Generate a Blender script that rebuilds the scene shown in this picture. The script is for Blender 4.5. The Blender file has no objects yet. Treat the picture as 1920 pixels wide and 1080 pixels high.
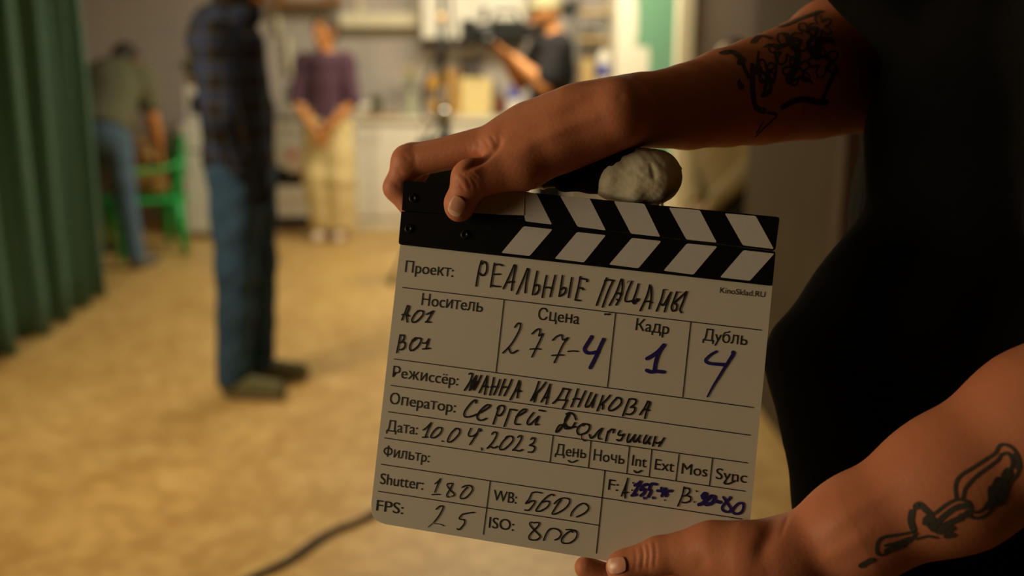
import bpy, bmesh, math, random
import numpy as np
from mathutils import Vector, Matrix
from mathutils.bvhtree import BVHTree

random.seed(7); np.random.seed(7)
SC = bpy.context.scene
COL = SC.collection

# ------------------------------------------------------------------ camera
F = 1867.0                       # focal length in pixels of the 1920 wide frame
TILT = math.radians(13.4)
CAM = np.array([0.0, 0.0, 1.41])
RIGHT = np.array([1.0, 0.0, 0.0])
FWD = np.array([0.0, math.cos(TILT), -math.sin(TILT)])
DOWN = np.array([0.0, -math.sin(TILT), -math.cos(TILT)])

cam_data = bpy.data.cameras.new('camera')
cam = bpy.data.objects.new('camera', cam_data)
COL.objects.link(cam)
cam.location = CAM
cam.rotation_euler = (math.pi / 2 - TILT, 0, 0)
cam_data.sensor_width = 36.0
cam_data.lens = 36.0 * F / 1920.0
cam_data.clip_start = 0.02
cam_data.dof.use_dof = True
cam_data.dof.focus_distance = 0.672
cam_data.dof.aperture_fstop = 3.2
cam_data.dof.aperture_blades = 0
SC.camera = cam

# ------------------------------------------------------------------ world, lamps, exposure
SC.view_settings.view_transform = 'Standard'
SC.view_settings.look = 'None'
SC.view_settings.gamma = 1.0
SC.view_settings.exposure = 0.0
SC.view_settings.use_curve_mapping = False

world = bpy.data.worlds.new('world'); SC.world = world
world.use_nodes = True
wb = world.node_tree.nodes['Background']
wb.inputs[0].default_value = (1.0, 0.8, 0.55, 1); wb.inputs[1].default_value = 0.004


def area(name, loc, target, size, size_y, power, color, spread=180):
    d = bpy.data.lights.new(name, 'AREA'); d.shape = 'RECTANGLE'
    d.size = size; d.size_y = size_y; d.energy = power; d.color = color
    d.spread = math.radians(spread)
    o = bpy.data.objects.new(name, d); COL.objects.link(o)
    o.location = loc
    o.rotation_euler = (Vector(target) - Vector(loc)).to_track_quat('-Z', 'Y').to_euler()
    return o


WARM = (1.0, 0.80, 0.50)
area('kitchen_ceiling_light', (0.0, 6.3, 2.66), (-0.1, 6.7, 0), 1.8, 0.8, 94, (1.0, 0.90, 0.65))
area('set_key_light', (-2.30, 2.2, 2.5), (-0.75, 4.5, 0.2), 0.4, 0.4, 24, (1.0, 0.80, 0.50), 110)
area('floor_fill_light', (-1.2, 2.4, 2.66), (-1.2, 2.4, 0), 1.2, 1.4, 12, (1.0, 0.80, 0.50), 120)  # unseen overhead lamp, added to brighten the front floor and the curtain
area('front_light', (-2.2, 0.32, 1.40), (0.05, 0.68, 1.25), 1.1, 0.9, 9.2, (1.0, 0.78, 0.48), 90)


# ------------------------------------------------------------------ pixel to place
def ray(px, py):
    return (px - 960.0) / F * RIGHT + (py - 540.0) / F * DOWN + FWD


def P(px, py, d):                # d: distance along the camera's axis
    return CAM + d * ray(px, py)


def PY(px, py, Y):               # on the vertical plane y = Y
    r = ray(px, py); return CAM + r * (Y / r[1])


def FL(px, py, z=0.0):           # on the floor (or at height z)
    r = ray(px, py); return CAM + r * ((z - CAM[2]) / r[2])


def X(px, Y, z=1.0):             # x of a column at depth Y
    return PYz(px, Y, z)


def PYz(px, Y, z):
    d = Y * math.cos(TILT) + (CAM[2] - z) * math.sin(TILT)
    return (px - 960.0) / F * d


def Z(py, Y):                    # height seen at row py on plane y = Y
    return PY(960, py, Y)[2]


# ------------------------------------------------------------------ materials
def mat(name, color, rough=0.6, metal=0.0, noise=None, spec=0.5, bump=None, sss=0.0, emit=None, sheen=0.0):
    m = bpy.data.materials.new(name); m.use_nodes = True
    nt = m.node_tree; b = nt.nodes['Principled BSDF']
    b.inputs['Base Color'].default_value = (*color, 1)
    b.inputs['Roughness'].default_value = rough
    b.inputs['Metallic'].default_value = metal
    b.inputs['Specular IOR Level'].default_value = spec
    if sheen: b.inputs['Sheen Weight'].default_value = sheen
    if sss:
        b.inputs['Subsurface Weight'].default_value = sss
        b.inputs['Subsurface Radius'].default_value = (0.012, 0.005, 0.003)
        b.inputs['Subsurface Scale'].default_value = 0.5
    tc = None
    if noise or bump:
        tc = nt.nodes.new('ShaderNodeTexCoord')
    if noise:
        scale, amount, col2 = noise
        n = nt.nodes.new('ShaderNodeTexNoise'); n.inputs['Scale'].default_value = scale
        n.inputs['Detail'].default_value = 6
        nt.links.new(tc.outputs['Object'], n.inputs['Vector'])
        r = nt.nodes.new('ShaderNodeValToRGB')
        r.color_ramp.elements[0].position = 0.5 - amount / 2; r.color_ramp.elements[0].color = (*color, 1)
        r.color_ramp.elements[1].position = 0.5 + amount / 2; r.color_ramp.elements[1].color = (*col2, 1)
        nt.links.new(n.outputs['Fac'], r.inputs['Fac'])
        nt.links.new(r.outputs['Color'], b.inputs['Base Color'])
    if bump:
        scale, strength, dist = bump
        n2 = nt.nodes.new('ShaderNodeTexNoise'); n2.inputs['Scale'].default_value = scale; n2.inputs['Detail'].default_value = 4
        nt.links.new(tc.outputs['Object'], n2.inputs['Vector'])
        bp = nt.nodes.new('ShaderNodeBump'); bp.inputs['Strength'].default_value = strength
        bp.inputs['Distance'].default_value = dist
        nt.links.new(n2.outputs['Fac'], bp.inputs['Height'])
        nt.links.new(bp.outputs['Normal'], b.inputs['Normal'])
    return m


def tile_mat(name, c1, c2, grout, sx, sy, axis='XZ', rough=0.45):
    m = mat(name, c1, rough)
    nt = m.node_tree; b = nt.nodes['Principled BSDF']
    tc = nt.nodes.new('ShaderNodeTexCoord'); mp = nt.nodes.new('ShaderNodeMapping')
    if axis == 'XZ': mp.inputs['Rotation'].default_value = (math.pi / 2, 0, 0)
    if axis == 'YZ': mp.inputs['Rotation'].default_value = (math.pi / 2, 0, math.pi / 2)
    br = nt.nodes.new('ShaderNodeTexBrick'); br.offset = 0.0
    br.inputs['Color1'].default_value = (*c1, 1); br.inputs['Color2'].default_value = (*c2, 1)
    br.inputs['Mortar'].default_value = (*grout, 1); br.inputs['Scale'].default_value = 1.0
    br.inputs['Brick Width'].default_value = sx; br.inputs['Row Height'].default_value = sy
    br.inputs['Mortar Size'].default_value = 0.004
    nt.links.new(tc.outputs['Object'], mp.inputs['Vector']); nt.links.new(mp.outputs['Vector'], br.inputs['Vector'])
    nt.links.new(br.outputs['Color'], b.inputs['Base Color'])
    return m


M = {}
M['floor'] = mat('linoleum_ochre', (0.50, 0.305, 0.098), 0.42, noise=(4.0, 0.55, (0.66, 0.455, 0.18)), spec=0.4)
# second, finer mottling on the linoleum
_nt = M['floor'].node_tree
_b = _nt.nodes['Principled BSDF']
_src = _b.inputs['Base Color'].links[0].from_socket
_n = _nt.nodes.new('ShaderNodeTexNoise'); _n.inputs['Scale'].default_value = 17; _n.inputs['Detail'].default_value = 5
_tc = [n for n in _nt.nodes if n.type == 'TEX_COORD'][0]
_nt.links.new(_tc.outputs['Object'], _n.inputs['Vector'])
_r = _nt.nodes.new('ShaderNodeValToRGB')
_r.color_ramp.elements[0].position = 0.42; _r.color_ramp.elements[0].color = (0.80, 0.74, 0.66, 1)
_r.color_ramp.elements[1].position = 0.62; _r.color_ramp.elements[1].color = (1.0, 1.0, 1.0, 1)
_mx = _nt.nodes.new('ShaderNodeMix'); _mx.data_type = 'RGBA'; _mx.blend_type = 'MULTIPLY'; _mx.inputs['Factor'].default_value = 1
_nt.links.new(_n.outputs['Fac'], _r.inputs['Fac'])
_nt.links.new(_src, _mx.inputs['A']); _nt.links.new(_r.outputs['Color'], _mx.inputs['B'])
_nt.links.new(_mx.outputs['Result'], _b.inputs['Base Color'])

M['wall_tile'] = tile_mat('lilac_grey_wall_tile', (0.46, 0.41, 0.38), (0.49, 0.43, 0.39), (0.58, 0.52, 0.45), 0.20, 0.15)
M['wall_plain'] = mat('dull_beige_plaster', (0.36, 0.29, 0.20), 0.8, noise=(1.5, 0.6, (0.42, 0.34, 0.25)))
M['wall_dark'] = mat('dark_plaster', (0.11, 0.09, 0.07), 0.9, noise=(2, 0.6, (0.14, 0.11, 0.085)))
M['ceiling'] = mat('ceiling_paint', (0.45, 0.40, 0.32), 0.9, noise=(2, 0.6, (0.5, 0.45, 0.36)))
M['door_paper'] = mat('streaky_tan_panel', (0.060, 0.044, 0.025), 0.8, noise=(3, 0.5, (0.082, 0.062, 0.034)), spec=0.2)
M['trim_brown'] = mat('dark_brown_trim', (0.05, 0.028, 0.016), 0.6, noise=(8, 0.5, (0.065, 0.038, 0.02)))
M['grey_panel'] = mat('mauve_grey_panel', (0.23, 0.19, 0.16), 0.6, noise=(2, 0.5, (0.28, 0.23, 0.19)))
M['white_paint'] = mat('white_cupboard_paint', (0.80, 0.76, 0.66), 0.45, noise=(3, 0.5, (0.76, 0.72, 0.62)))
M['cream_paint'] = mat('cream_paint', (0.80, 0.73, 0.52), 0.5, noise=(3, 0.5, (0.76, 0.69, 0.48)))
M['enamel'] = mat('white_enamel', (0.82, 0.80, 0.74), 0.25, noise=(3, 0.5, (0.78, 0.76, 0.70)))
M['counter'] = mat('pale_worktop', (0.76, 0.71, 0.58), 0.35, noise=(30, 0.4, (0.70, 0.65, 0.52)))
M['black_gloss'] = mat('black_glass', (0.012, 0.012, 0.012), 0.12, noise=(5, .5, (.015, .014, .013)))
M['black_plastic'] = mat('black_plastic', (0.012, 0.012, 0.012), 0.45, noise=(40, .5, (.016, .015, .014)))
M['black_cloth'] = mat('black_cloth', (0.004, 0.0038, 0.0038), 0.95, spec=0.1, noise=(60, .5, (.006, .0055, .005)))
M['charcoal_cloth'] = mat('charcoal_cloth', (0.022, 0.021, 0.023), 0.95, spec=0.1, noise=(40, .5, (.03, .028, .03)))
M['chrome'] = mat('chrome', (0.75, 0.73, 0.68), 0.18, metal=1.0, noise=(5, .5, (.7, .68, .63)))
M['grey_metal'] = mat('grey_metal', (0.35, 0.34, 0.32), 0.4, metal=0.7, noise=(12, .5, (.3, .29, .27)))
M['curtain'] = mat('teal_curtain_cloth', (0.085, 0.20, 0.155), 0.9, spec=0.2, noise=(14, .6, (0.125, 0.215, 0.165)), bump=(300, 0.15, 0.001), sheen=0.2)
M['green_plastic'] = mat('green_chair_plastic', (0.0, 0.34, 0.055), 0.35, noise=(4, .5, (0.0, 0.38, 0.07)))
M['brown_bag'] = mat('brown_bag_cloth', (0.36, 0.19, 0.055), 0.9, noise=(9, .5, (0.42, 0.24, 0.08)))
M['denim'] = mat('blue_denim', (0.016, 0.040, 0.078), 0.9, spec=0.2, noise=(9, .6, (0.042, 0.088, 0.155)), bump=(9, 0.6, 0.03))
M['denim_dark'] = mat('grey_blue_denim', (0.075, 0.135, 0.21), 0.9, spec=0.2, noise=(9, .6, (0.11, 0.18, 0.26)), bump=(22, 0.4, 0.02))
M['purple_knit'] = mat('purple_knit', (0.088, 0.045, 0.068), 0.95, spec=0.15, noise=(20, .5, (0.105, 0.056, 0.082)), bump=(60, .4, .01))
M['cream_cloth'] = mat('cream_trouser_cloth', (0.66, 0.52, 0.25), 0.9, spec=0.2, noise=(8, .5, (0.72, 0.58, 0.30)), bump=(7, .3, .02))
M['sage_cloth'] = mat('sage_grey_cloth', (0.12, 0.12, 0.072), 0.95, spec=0.15, noise=(12, .5, (0.145, 0.145, 0.09)), bump=(16, .5, .02))
M['olive_cloth'] = mat('olive_tan_cloth', (0.30, 0.24, 0.12), 0.95, spec=0.15, noise=(10, .5, (0.34, 0.28, 0.15)))
M['skin'] = mat('skin_foreground', (0.44, 0.150, 0.072), 0.55, spec=0.25, noise=(22, 0.5, (0.50, 0.185, 0.092)), bump=(420, 0.10, 0.002), sss=0.15)
M['skin_bg'] = mat('skin_warm', (0.52, 0.21, 0.065), 0.55, spec=0.3, noise=(18, 0.5, (0.56, 0.24, 0.08)))
M['skin_pale'] = mat('skin_pale', (0.70, 0.52, 0.33), 0.55, spec=0.3, noise=(18, 0.5, (0.73, 0.55, 0.36)))
M['nail'] = mat('fingernail', (0.56, 0.25, 0.155), 0.32, spec=0.4, noise=(60, .5, (0.62, .30, .195)))
M['nail_tip'] = mat('fingernail_white', (0.66, 0.40, 0.28), 0.3, spec=0.4, noise=(60, .5, (.70, .44, .31)))
M['ink'] = mat('tattoo_ink', (0.040, 0.040, 0.032), 0.6, spec=0.3, noise=(90, .6, (0.055, .045, .034)))
M['eye'] = mat('eye_dark', (0.03, 0.02, 0.015), 0.2, noise=(60, .5, (.04, .025, .02)))
M['lips'] = mat('lips', (0.42, 0.16, 0.11), 0.5, noise=(60, .5, (.45, .18, .12)))
M['hair_dark'] = mat('dark_hair', (0.018, 0.013, 0.010), 0.6, noise=(70, .6, (0.03, 0.02, 0.014)), bump=(150, .6, .006))
M['hair_brown'] = mat('brown_hair', (0.055, 0.035, 0.020), 0.6, noise=(70, .6, (0.075, 0.05, 0.028)), bump=(150, .6, .006))
M['beard'] = M['hair_dark']
M['olive_shoe'] = mat('olive_suede', (0.085, 0.080, 0.030), 0.85, noise=(30, .5, (0.12, 0.11, 0.045)))
M['sole_pale'] = mat('grey_sole', (0.22, 0.20, 0.15), 0.7, noise=(20, .5, (.26, .23, .18)))
M['white_shoe'] = mat('pinkish_white_shoe', (0.72, 0.56, 0.44), 0.6, noise=(20, .5, (.76, .6, .48)))
M['grey_shoe'] = mat('grey_brown_shoe', (0.13, 0.11, 0.09), 0.7, noise=(20, .5, (.16, .14, .11)))
M['board_white'] = mat('slate_white_acrylic', (0.60, 0.555, 0.475), 0.30, spec=0.35, noise=(11, 0.6, (0.63, 0.58, 0.495)))
M['stripe'] = mat('stripe_white', (0.56, 0.53, 0.50), 0.45, noise=(400, .5, (.60, .57, .54)))
M['stick_black'] = mat('stick_black', (0.0035, 0.0033, 0.0033), 0.6, spec=0.08, noise=(200, .5, (.0045, .0042, .0042)))
M['screw'] = mat('dark_screw', (0.006, 0.006, 0.006), 0.35, spec=0.15, noise=(200, .5, (.009, .009, .009)))
M['print'] = mat('printed_black', (0.012, 0.010, 0.010), 0.5, noise=(200, .5, (.016, .014, .013)))
M['marker_black'] = mat('marker_ink_black', (0.010, 0.008, 0.010), 0.4, noise=(200, .5, (.018, .014, .014)))
M['marker_blue'] = mat('marker_ink_blue', (0.012, 0.010, 0.115), 0.4, noise=(200, .6, (.03, .018, .15)))
M['tape'] = mat('masking_tape', (0.60, 0.53, 0.42), 0.6, noise=(90, .5, (.65, .58, .46)), bump=(400, .2, .001))
M['rag'] = mat('rag_cotton', (0.64, 0.57, 0.40), 0.95, spec=0.1, noise=(120, .5, (.70, .63, .46)), bump=(500, .25, .0008))
M['orange_wood'] = mat('orange_wood', (0.62, 0.32, 0.045), 0.5, noise=(6, .5, (.68, .37, .07)))
M['pale_wood'] = mat('pale_wood', (0.74, 0.56, 0.22), 0.5, noise=(6, .5, (.79, .62, .27)))
M['shelf_wood'] = mat('brown_shelf_wood', (0.30, 0.13, 0.03), 0.5, noise=(6, .5, (.36, .17, .05)))
M['rack_wood'] = mat('tan_shelf_board', (0.52, 0.36, 0.15), 0.6, noise=(6, .5, (.57, .4, .18)))
M['red_brown_glass'] = mat('red_brown_jar', (0.16, 0.045, 0.025), 0.3, noise=(9, .5, (.2, .07, .035)))
M['dark_green_glass'] = mat('dark_jar', (0.10, 0.10, 0.06), 0.3, noise=(9, .5, (.13, .13, .08)))
M['blue'] = mat('blue_print', (0.06, 0.08, 0.36), 0.5, noise=(9, .5, (.09, .11, .42)))
M['red'] = mat('red_print', (0.55, 0.10, 0.08), 0.6, noise=(9, .5, (.6, .14, .1)))
M['leaf'] = mat('leaf_green', (0.10, 0.17, 0.035), 0.6, noise=(9, .5, (.15, .22, .05)))
M['petal'] = mat('pale_yellow_petal', (0.74, 0.62, 0.24), 0.7, noise=(20, .5, (.78, .67, .3)))
M['petal_red'] = mat('red_orange_petal', (0.55, 0.13, 0.05), 0.7, noise=(20, .5, (.6, .18, .07)))
M['pale_green_glass'] = mat('pale_green_glass', (0.42, 0.46, 0.30), 0.15, noise=(9, .5, (.46, .5, .34)))
M['cable'] = mat('black_cable', (0.045, 0.032, 0.018), 0.6, noise=(20, .5, (.06, .042, .024)))
M['green_wall'] = mat('green_wall_with_bare_plaster', (0.20, 0.45, 0.24), 0.7)
M['dark_gap'] = mat('gap_shade_black', (0.012, 0.010, 0.008), 0.7, noise=(9, .5, (.016, .013, .01)))  # near-black colour standing in for the shade under the cooker
M['yellow_cap'] = mat('pale_cap', (0.26, 0.23, 0.12), 0.9, noise=(20, .5, (.30, .27, .15)))
M['towel'] = mat('tea_towel', (0.80, 0.74, 0.64), 0.9, noise=(6, .12, (0.62, 0.16, 0.12)))

# plaid of the standing man's shirt: dark cloth crossed by blue and pale bands
m = mat('dark_plaid', (0.012, 0.012, 0.016), 0.95, spec=0.1); nt = m.node_tree; b = nt.nodes['Principled BSDF']
tc = nt.nodes.new('ShaderNodeTexCoord')
prev = None
for axis, sc_, colr, lo in (('X', 9, (0.035, 0.06, 0.15), .55), ('Z', 9, (0.035, 0.06, 0.15), .55), ('Z', 18, (0.20, 0.15, 0.06), .93), ('X', 18, (0.20, 0.15, 0.06), .95)):
    w = nt.nodes.new('ShaderNodeTexWave'); w.wave_type = 'BANDS'; w.bands_direction = axis
    w.inputs['Scale'].default_value = sc_ * 0.35; w.inputs['Distortion'].default_value = 0.6
    nt.links.new(tc.outputs['Object'], w.inputs['Vector'])
    r = nt.nodes.new('ShaderNodeValToRGB'); r.color_ramp.elements[0].position = lo; r.color_ramp.elements[1].position = min(lo + .1, 1)
    nt.links.new(w.outputs['Fac'], r.inputs['Fac'])
    mx = nt.nodes.new('ShaderNodeMix'); mx.data_type = 'RGBA'
    mul = nt.nodes.new('ShaderNodeMath'); mul.operation = 'MULTIPLY'; mul.inputs[1].default_value = 0.30
    nt.links.new(r.outputs['Color'], mul.inputs[0]); nt.links.new(mul.outputs[0], mx.inputs['Factor'])
    if prev is None: mx.inputs['A'].default_value = (0.012, 0.012, 0.016, 1)
    else: nt.links.new(prev, mx.inputs['A'])
    mx.inputs['B'].default_value = (*colr, 1); prev = mx.outputs['Result']
nt.links.new(prev, b.inputs['Base Color'])
M['plaid'] = m


# ------------------------------------------------------------------ object helpers
def props(o, label=None, cat=None, group=None, kind=None):
    if label: o['label'] = label
    if cat: o['category'] = cat
    if group: o['group'] = group
    if kind: o['kind'] = kind
    return o


def thing(name, loc, label, cat, group=None):
    o = bpy.data.objects.new(name, None); COL.objects.link(o)
    o.location = [float(v) for v in loc]; o.empty_display_size = 0.05
    return props(o, label, cat, group)


def wloc(o):
    p = np.zeros(3)
    while o is not None:
        p = p + np.array(o.location); o = o.parent
    return p


def link_mesh(name, me, parent=None, origin=None, smooth=False):
    """me holds world coordinates; the object's origin is moved to its base"""
    o = bpy.data.objects.new(name, me); COL.objects.link(o)
    if parent is not None:
        off = wloc(parent); o.parent = parent
    else:
        n = len(me.vertices); co = np.empty(n * 3, np.float32); me.vertices.foreach_get('co', co); co = co.reshape(-1, 3)
        off = np.array([(co[:, 0].min() + co[:, 0].max()) / 2, (co[:, 1].min() + co[:, 1].max()) / 2, co[:, 2].min()], float)
        o.location = off.tolist()
    me.transform(Matrix.Translation([-float(v) for v in off]))
    if smooth:
        me.polygons.foreach_set('use_smooth', [True] * len(me.polygons))
    me.update()
    return o


def bm_obj(name, bm, mats, parent=None, smooth=False, label=None):
    bmesh.ops.recalc_face_normals(bm, faces=bm.faces[:])
    me = bpy.data.meshes.new(name); bm.to_mesh(me); bm.free()
    for m_ in (mats if isinstance(mats, (list, tuple)) else [mats]): me.materials.append(m_)
    o = link_mesh(name, me, parent, smooth=smooth)
    if label: o['label'] = label
    return o


def box(bm, lo, hi, bevel=0.0, mi=0, rot=None, seg=2):
    lo = np.minimum(lo, hi), np.maximum(lo, hi)
    lo, hi = lo
    c = (np.array(lo) + np.array(hi)) / 2; s = np.array(hi) - np.array(lo)
    r = bmesh.ops.create_cube(bm, size=1.0)
    vs = r['verts']
    for v in vs: v.co = Vector((v.co.x * s[0], v.co.y * s[1], v.co.z * s[2]))
    fs = set(f for v in vs for f in v.link_faces)
    if bevel > 0:
        es = list(set(e for v in vs for e in v.link_edges))
        rr = bmesh.ops.bevel(bm, geom=es, offset=bevel, segments=seg, affect='EDGES', profile=0.5)
        vs = list(set([v for f in rr['faces'] for v in f.verts] + [v for v in vs if v.is_valid]))
        fs = set(f for v in vs for f in v.link_faces)
    for f in fs: f.material_index = mi
    for v in vs:
        if rot is not None: v.co = rot @ v.co
        v.co = v.co + Vector(c)
    return vs


def tube(bm, pts, radii, seg=10, mi=0, caps=True):
    pts = [Vector([float(a) for a in p]) for p in pts]
    if not hasattr(radii, '__len__'): radii = [radii] * len(pts)
    rings = []; up = None
    for i, p in enumerate(pts):
        t = (pts[min(i + 1, len(pts) - 1)] - pts[max(i - 1, 0)]).normalized()
        if up is None:
            up = Vector((0, 0, 1)) if abs(t.z) < 0.9 else Vector((1, 0, 0))
        a = t.cross(up)
        if a.length < 1e-6: a = t.cross(Vector((0, 1, 0)))
        a.normalize(); b_ = a.cross(t).normalized(); up = b_
        rings.append([bm.verts.new(p + (a * math.cos(2 * math.pi * k / seg) + b_ * math.sin(2 * math.pi * k / seg)) * radii[i]) for k in range(seg)])
    for i in range(len(rings) - 1):
        for k in range(seg):
            f = bm.faces.new((rings[i][k], rings[i][(k + 1) % seg], rings[i + 1][(k + 1) % seg], rings[i + 1][k])); f.material_index = mi; f.smooth = True
    if caps:
        for r in (rings[0][::-1], rings[-1]):
            f = bm.faces.new(r); f.material_index = mi
    return rings


def lathe(bm, base, prof, seg=20, mi=0, axis=None):
    """prof: (radius, height) pairs from base upward"""
    base = Vector([float(v) for v in base]); rings = []
    ax = Vector((0, 0, 1)) if axis is None else Vector([float(v) for v in axis]).normalized()
    a = ax.orthogonal().normalized(); b_ = ax.cross(a)
    for r, h in prof:
        rings.append([bm.verts.new(base + ax * h + (a * math.cos(2 * math.pi * k / seg) + b_ * math.sin(2 * math.pi * k / seg)) * max(r, 1e-4)) for k in range(seg)])
    for i in range(len(rings) - 1):
        for k in range(seg):
            f = bm.faces.new((rings[i][k], rings[i][(k + 1) % seg], rings[i + 1][(k + 1) % seg], rings[i + 1][k])); f.material_index = mi; f.smooth = True
    for r in (rings[0][::-1], rings[-1]):
        f = bm.faces.new(r); f.material_index = mi


def box_obj(name, lo, hi, m_, parent=None, bevel=0.004, label=None):
    bm = bmesh.new(); box(bm, lo, hi, bevel); return bm_obj(name, bm, m_, parent, label=label)


def catmull(pts, n=6):
    pts = [np.array(p, float) for p in pts]
    if len(pts) < 3: return pts
    out = []
    for i in range(len(pts) - 1):
        p0 = pts[max(i - 1, 0)]; p1 = pts[i]; p2 = pts[i + 1]; p3 = pts[min(i + 2, len(pts) - 1)]
        for k in range(n):
            t = k / n
            out.append(0.5 * ((2 * p1) + (-p0 + p2) * t + (2 * p0 - 5 * p1 + 4 * p2 - p3) * t * t + (-p0 + 3 * p1 - 3 * p2 + p3) * t ** 3))
    out.append(pts[-1]); return out


# ------------------------------------------------------------------ blended solid bodies (distance field -> one smooth mesh)
class Solid:
    def __init__(self, lo, hi, res):
        self.lo = np.array(lo, float); self.res = res
        self.n = np.ceil((np.array(hi) - self.lo) / res).astype(int) + 1
        self.f = np.full(self.n, 0.5, np.float32)

    def _block(self, lo, hi):
        i0 = np.maximum(np.floor((lo - self.lo) / self.res).astype(int), 0)
        i1 = np.minimum(np.ceil((hi - self.lo) / self.res).astype(int) + 1, self.n)
        if np.any(i1 <= i0): return None
        g = [(self.lo[a] + np.arange(i0[a], i1[a]) * self.res).astype(np.float32) for a in range(3)]
        return tuple(slice(i0[a], i1[a]) for a in range(3)), g[0][:, None, None], g[1][None, :, None], g[2][None, None, :]

    def _dist(self, blk, a, b, ra, rb, flat):
        _, x, y, z = blk
        ba = b - a; L = float(ba @ ba) + 1e-12
        px, py, pz = x - a[0], y - a[1], z - a[2]
        t = np.clip((px * ba[0] + py * ba[1] + pz * ba[2]) / L, 0, 1)
        qx, qy, qz = px - t * ba[0], py - t * ba[1], pz - t * ba[2]
        if flat is not None:
            n, s = flat
            n = np.array(n, float); n /= np.linalg.norm(n)
            dn = qx * n[0] + qy * n[1] + qz * n[2]
            d2 = qx * qx + qy * qy + qz * qz - dn * dn + (dn / s) ** 2
        else:
            d2 = qx * qx + qy * qy + qz * qz
        return np.sqrt(np.maximum(d2, 0)) - (ra + (rb - ra) * t)

    def cap(self, a, b, ra, rb=None, k=0.01, flat=None, cut=False):
        a = np.array(a, float); b = np.array(b, float); rb = ra if rb is None else rb
        s = max(1.0, flat[1]) if flat is not None else 1.0
        mg = max(ra, rb) * s + k + 3 * self.res
        blk = self._block(np.minimum(a, b) - mg, np.maximum(a, b) + mg)
        if blk is None: return
        d = self._dist(blk, a, b, ra, rb, flat)
        v = self.f[blk[0]]
        if cut:
            h = np.maximum(k - np.abs(v + d), 0) / max(k, 1e-6)
            self.f[blk[0]] = np.maximum(v, -d) + h * h * k * .25
        else:
            h = np.maximum(k - np.abs(v - d), 0) / max(k, 1e-6)
            self.f[blk[0]] = np.minimum(v, d) - h * h * k * .25

    def plane(self, p, n):          # keep the side n points away from
        n = np.array(n, float); n /= np.linalg.norm(n)
        x, y, z = [(self.lo[a] + np.arange(self.n[a]) * self.res).astype(np.float32) for a in range(3)]
        d = (x[:, None, None] - p[0]) * n[0] + (y[None, :, None] - p[1]) * n[1] + (z[None, None, :] - p[2]) * n[2]
        self.f = np.maximum(self.f, d.astype(np.float32))

    def wobble(self, amp, freq, seed=0):
        x, y, z = [(self.lo[a] + np.arange(self.n[a]) * self.res).astype(np.float32) for a in range(3)]
        r = np.random.RandomState(seed)
        for i in range(9):
            k = r.randn(3) * freq * (.35 + .12 * i); ph = r.rand() * 6.28
            self.f += (amp / 3.0 / (1 + .15 * i)) * np.sin(k[0] * x[:, None, None] + k[1] * y[None, :, None] + k[2] * z[None, None, :] + ph).astype(np.float32)

    def surface(self):
        f = self.f; s = f < 0
        n = f.shape
        c = np.zeros((n[0] - 1, n[1] - 1, n[2] - 1), np.uint8)
        offs = [(i, j, k) for i in (0, 1) for j in (0, 1) for k in (0, 1)]
        for (i, j, k) in offs: c += s[i:n[0] - 1 + i, j:n[1] - 1 + j, k:n[2] - 1 + k]
        act = (c > 0) & (c < 8); idx = np.argwhere(act)
        vid = np.full(act.shape, -1, np.int32); vid[act] = np.arange(len(idx))
        val = {o: f[idx[:, 0] + o[0], idx[:, 1] + o[1], idx[:, 2] + o[2]] for o in offs}
        acc = np.zeros((len(idx), 3)); cnt = np.zeros(len(idx))
        for o in offs:
            for ax in range(3):
                if o[ax]: continue
                o2 = list(o); o2[ax] = 1; o2 = tuple(o2)
                a, b = val[o], val[o2]; m_ = (a < 0) != (b < 0)
                t = np.where(m_, a / np.where(m_, a - b, 1), 0)
                p = np.tile(np.array(o, float), (len(idx), 1)); p[:, ax] = t
                acc[m_] += p[m_]; cnt[m_] += 1
        verts = self.lo + (idx + acc / cnt[:, None]) * self.res
        quads = []
        for ax in range(3):
            sl0 = [slice(1, -1)] * 3; sl1 = [slice(1, -1)] * 3
            sl0[ax] = slice(0, -1); sl1[ax] = slice(1, None)
            s0 = s[tuple(sl0)]; s1 = s[tuple(sl1)]
            e = np.argwhere(s0 != s1); inside0 = s0[tuple(e.T)]
            base = e + 1; base[:, ax] -= 1
            u, w = (ax + 1) % 3, (ax + 2) % 3
            def g(du, dw):
                q = base.copy(); q[:, u] += du; q[:, w] += dw; return vid[tuple(q.T)]
            q = np.stack([g(-1, -1), g(0, -1), g(0, 0), g(-1, 0)], 1)
            q[~inside0] = q[~inside0][:, ::-1]
            quads.append(q)
        q = np.concatenate(quads); q = q[(q >= 0).all(1)]
        return verts, q


def smooth_verts(v, q, it=2, lam=0.5):
    for _ in range(it):
        acc = np.zeros_like(v); cnt = np.zeros(len(v))
        for i in range(4):
            a, b = q[:, i], q[:, (i + 1) % 4]
            np.add.at(acc, a, v[b]); np.add.at(cnt, a, 1); np.add.at(acc, b, v[a]); np.add.at(cnt, b, 1)
        v = v + lam * (acc / np.maximum(cnt, 1)[:, None] - v)
    return v


def raw_mesh(name, v, q, mats, mi=None):
    me = bpy.data.meshes.new(name)
    me.vertices.add(len(v)); me.vertices.foreach_set('co', np.asarray(v, np.float32).ravel())
    me.loops.add(q.size); me.loops.foreach_set('vertex_index', q.astype(np.int32).ravel())
    me.polygons.add(len(q)); me.polygons.foreach_set('loop_start', np.arange(0, q.size, 4, dtype=np.int32))
    me.polygons.foreach_set('loop_total', np.full(len(q), 4, np.int32))
    for m_ in (mats if isinstance(mats, (list, tuple)) else [mats]): me.materials.append(m_)
    if mi is not None: me.polygons.foreach_set('material_index', np.asarray(mi, np.int32))
    me.polygons.foreach_set('use_smooth', np.ones(len(q), bool))
    me.update(calc_edges=True); me.validate()
    return me


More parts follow.
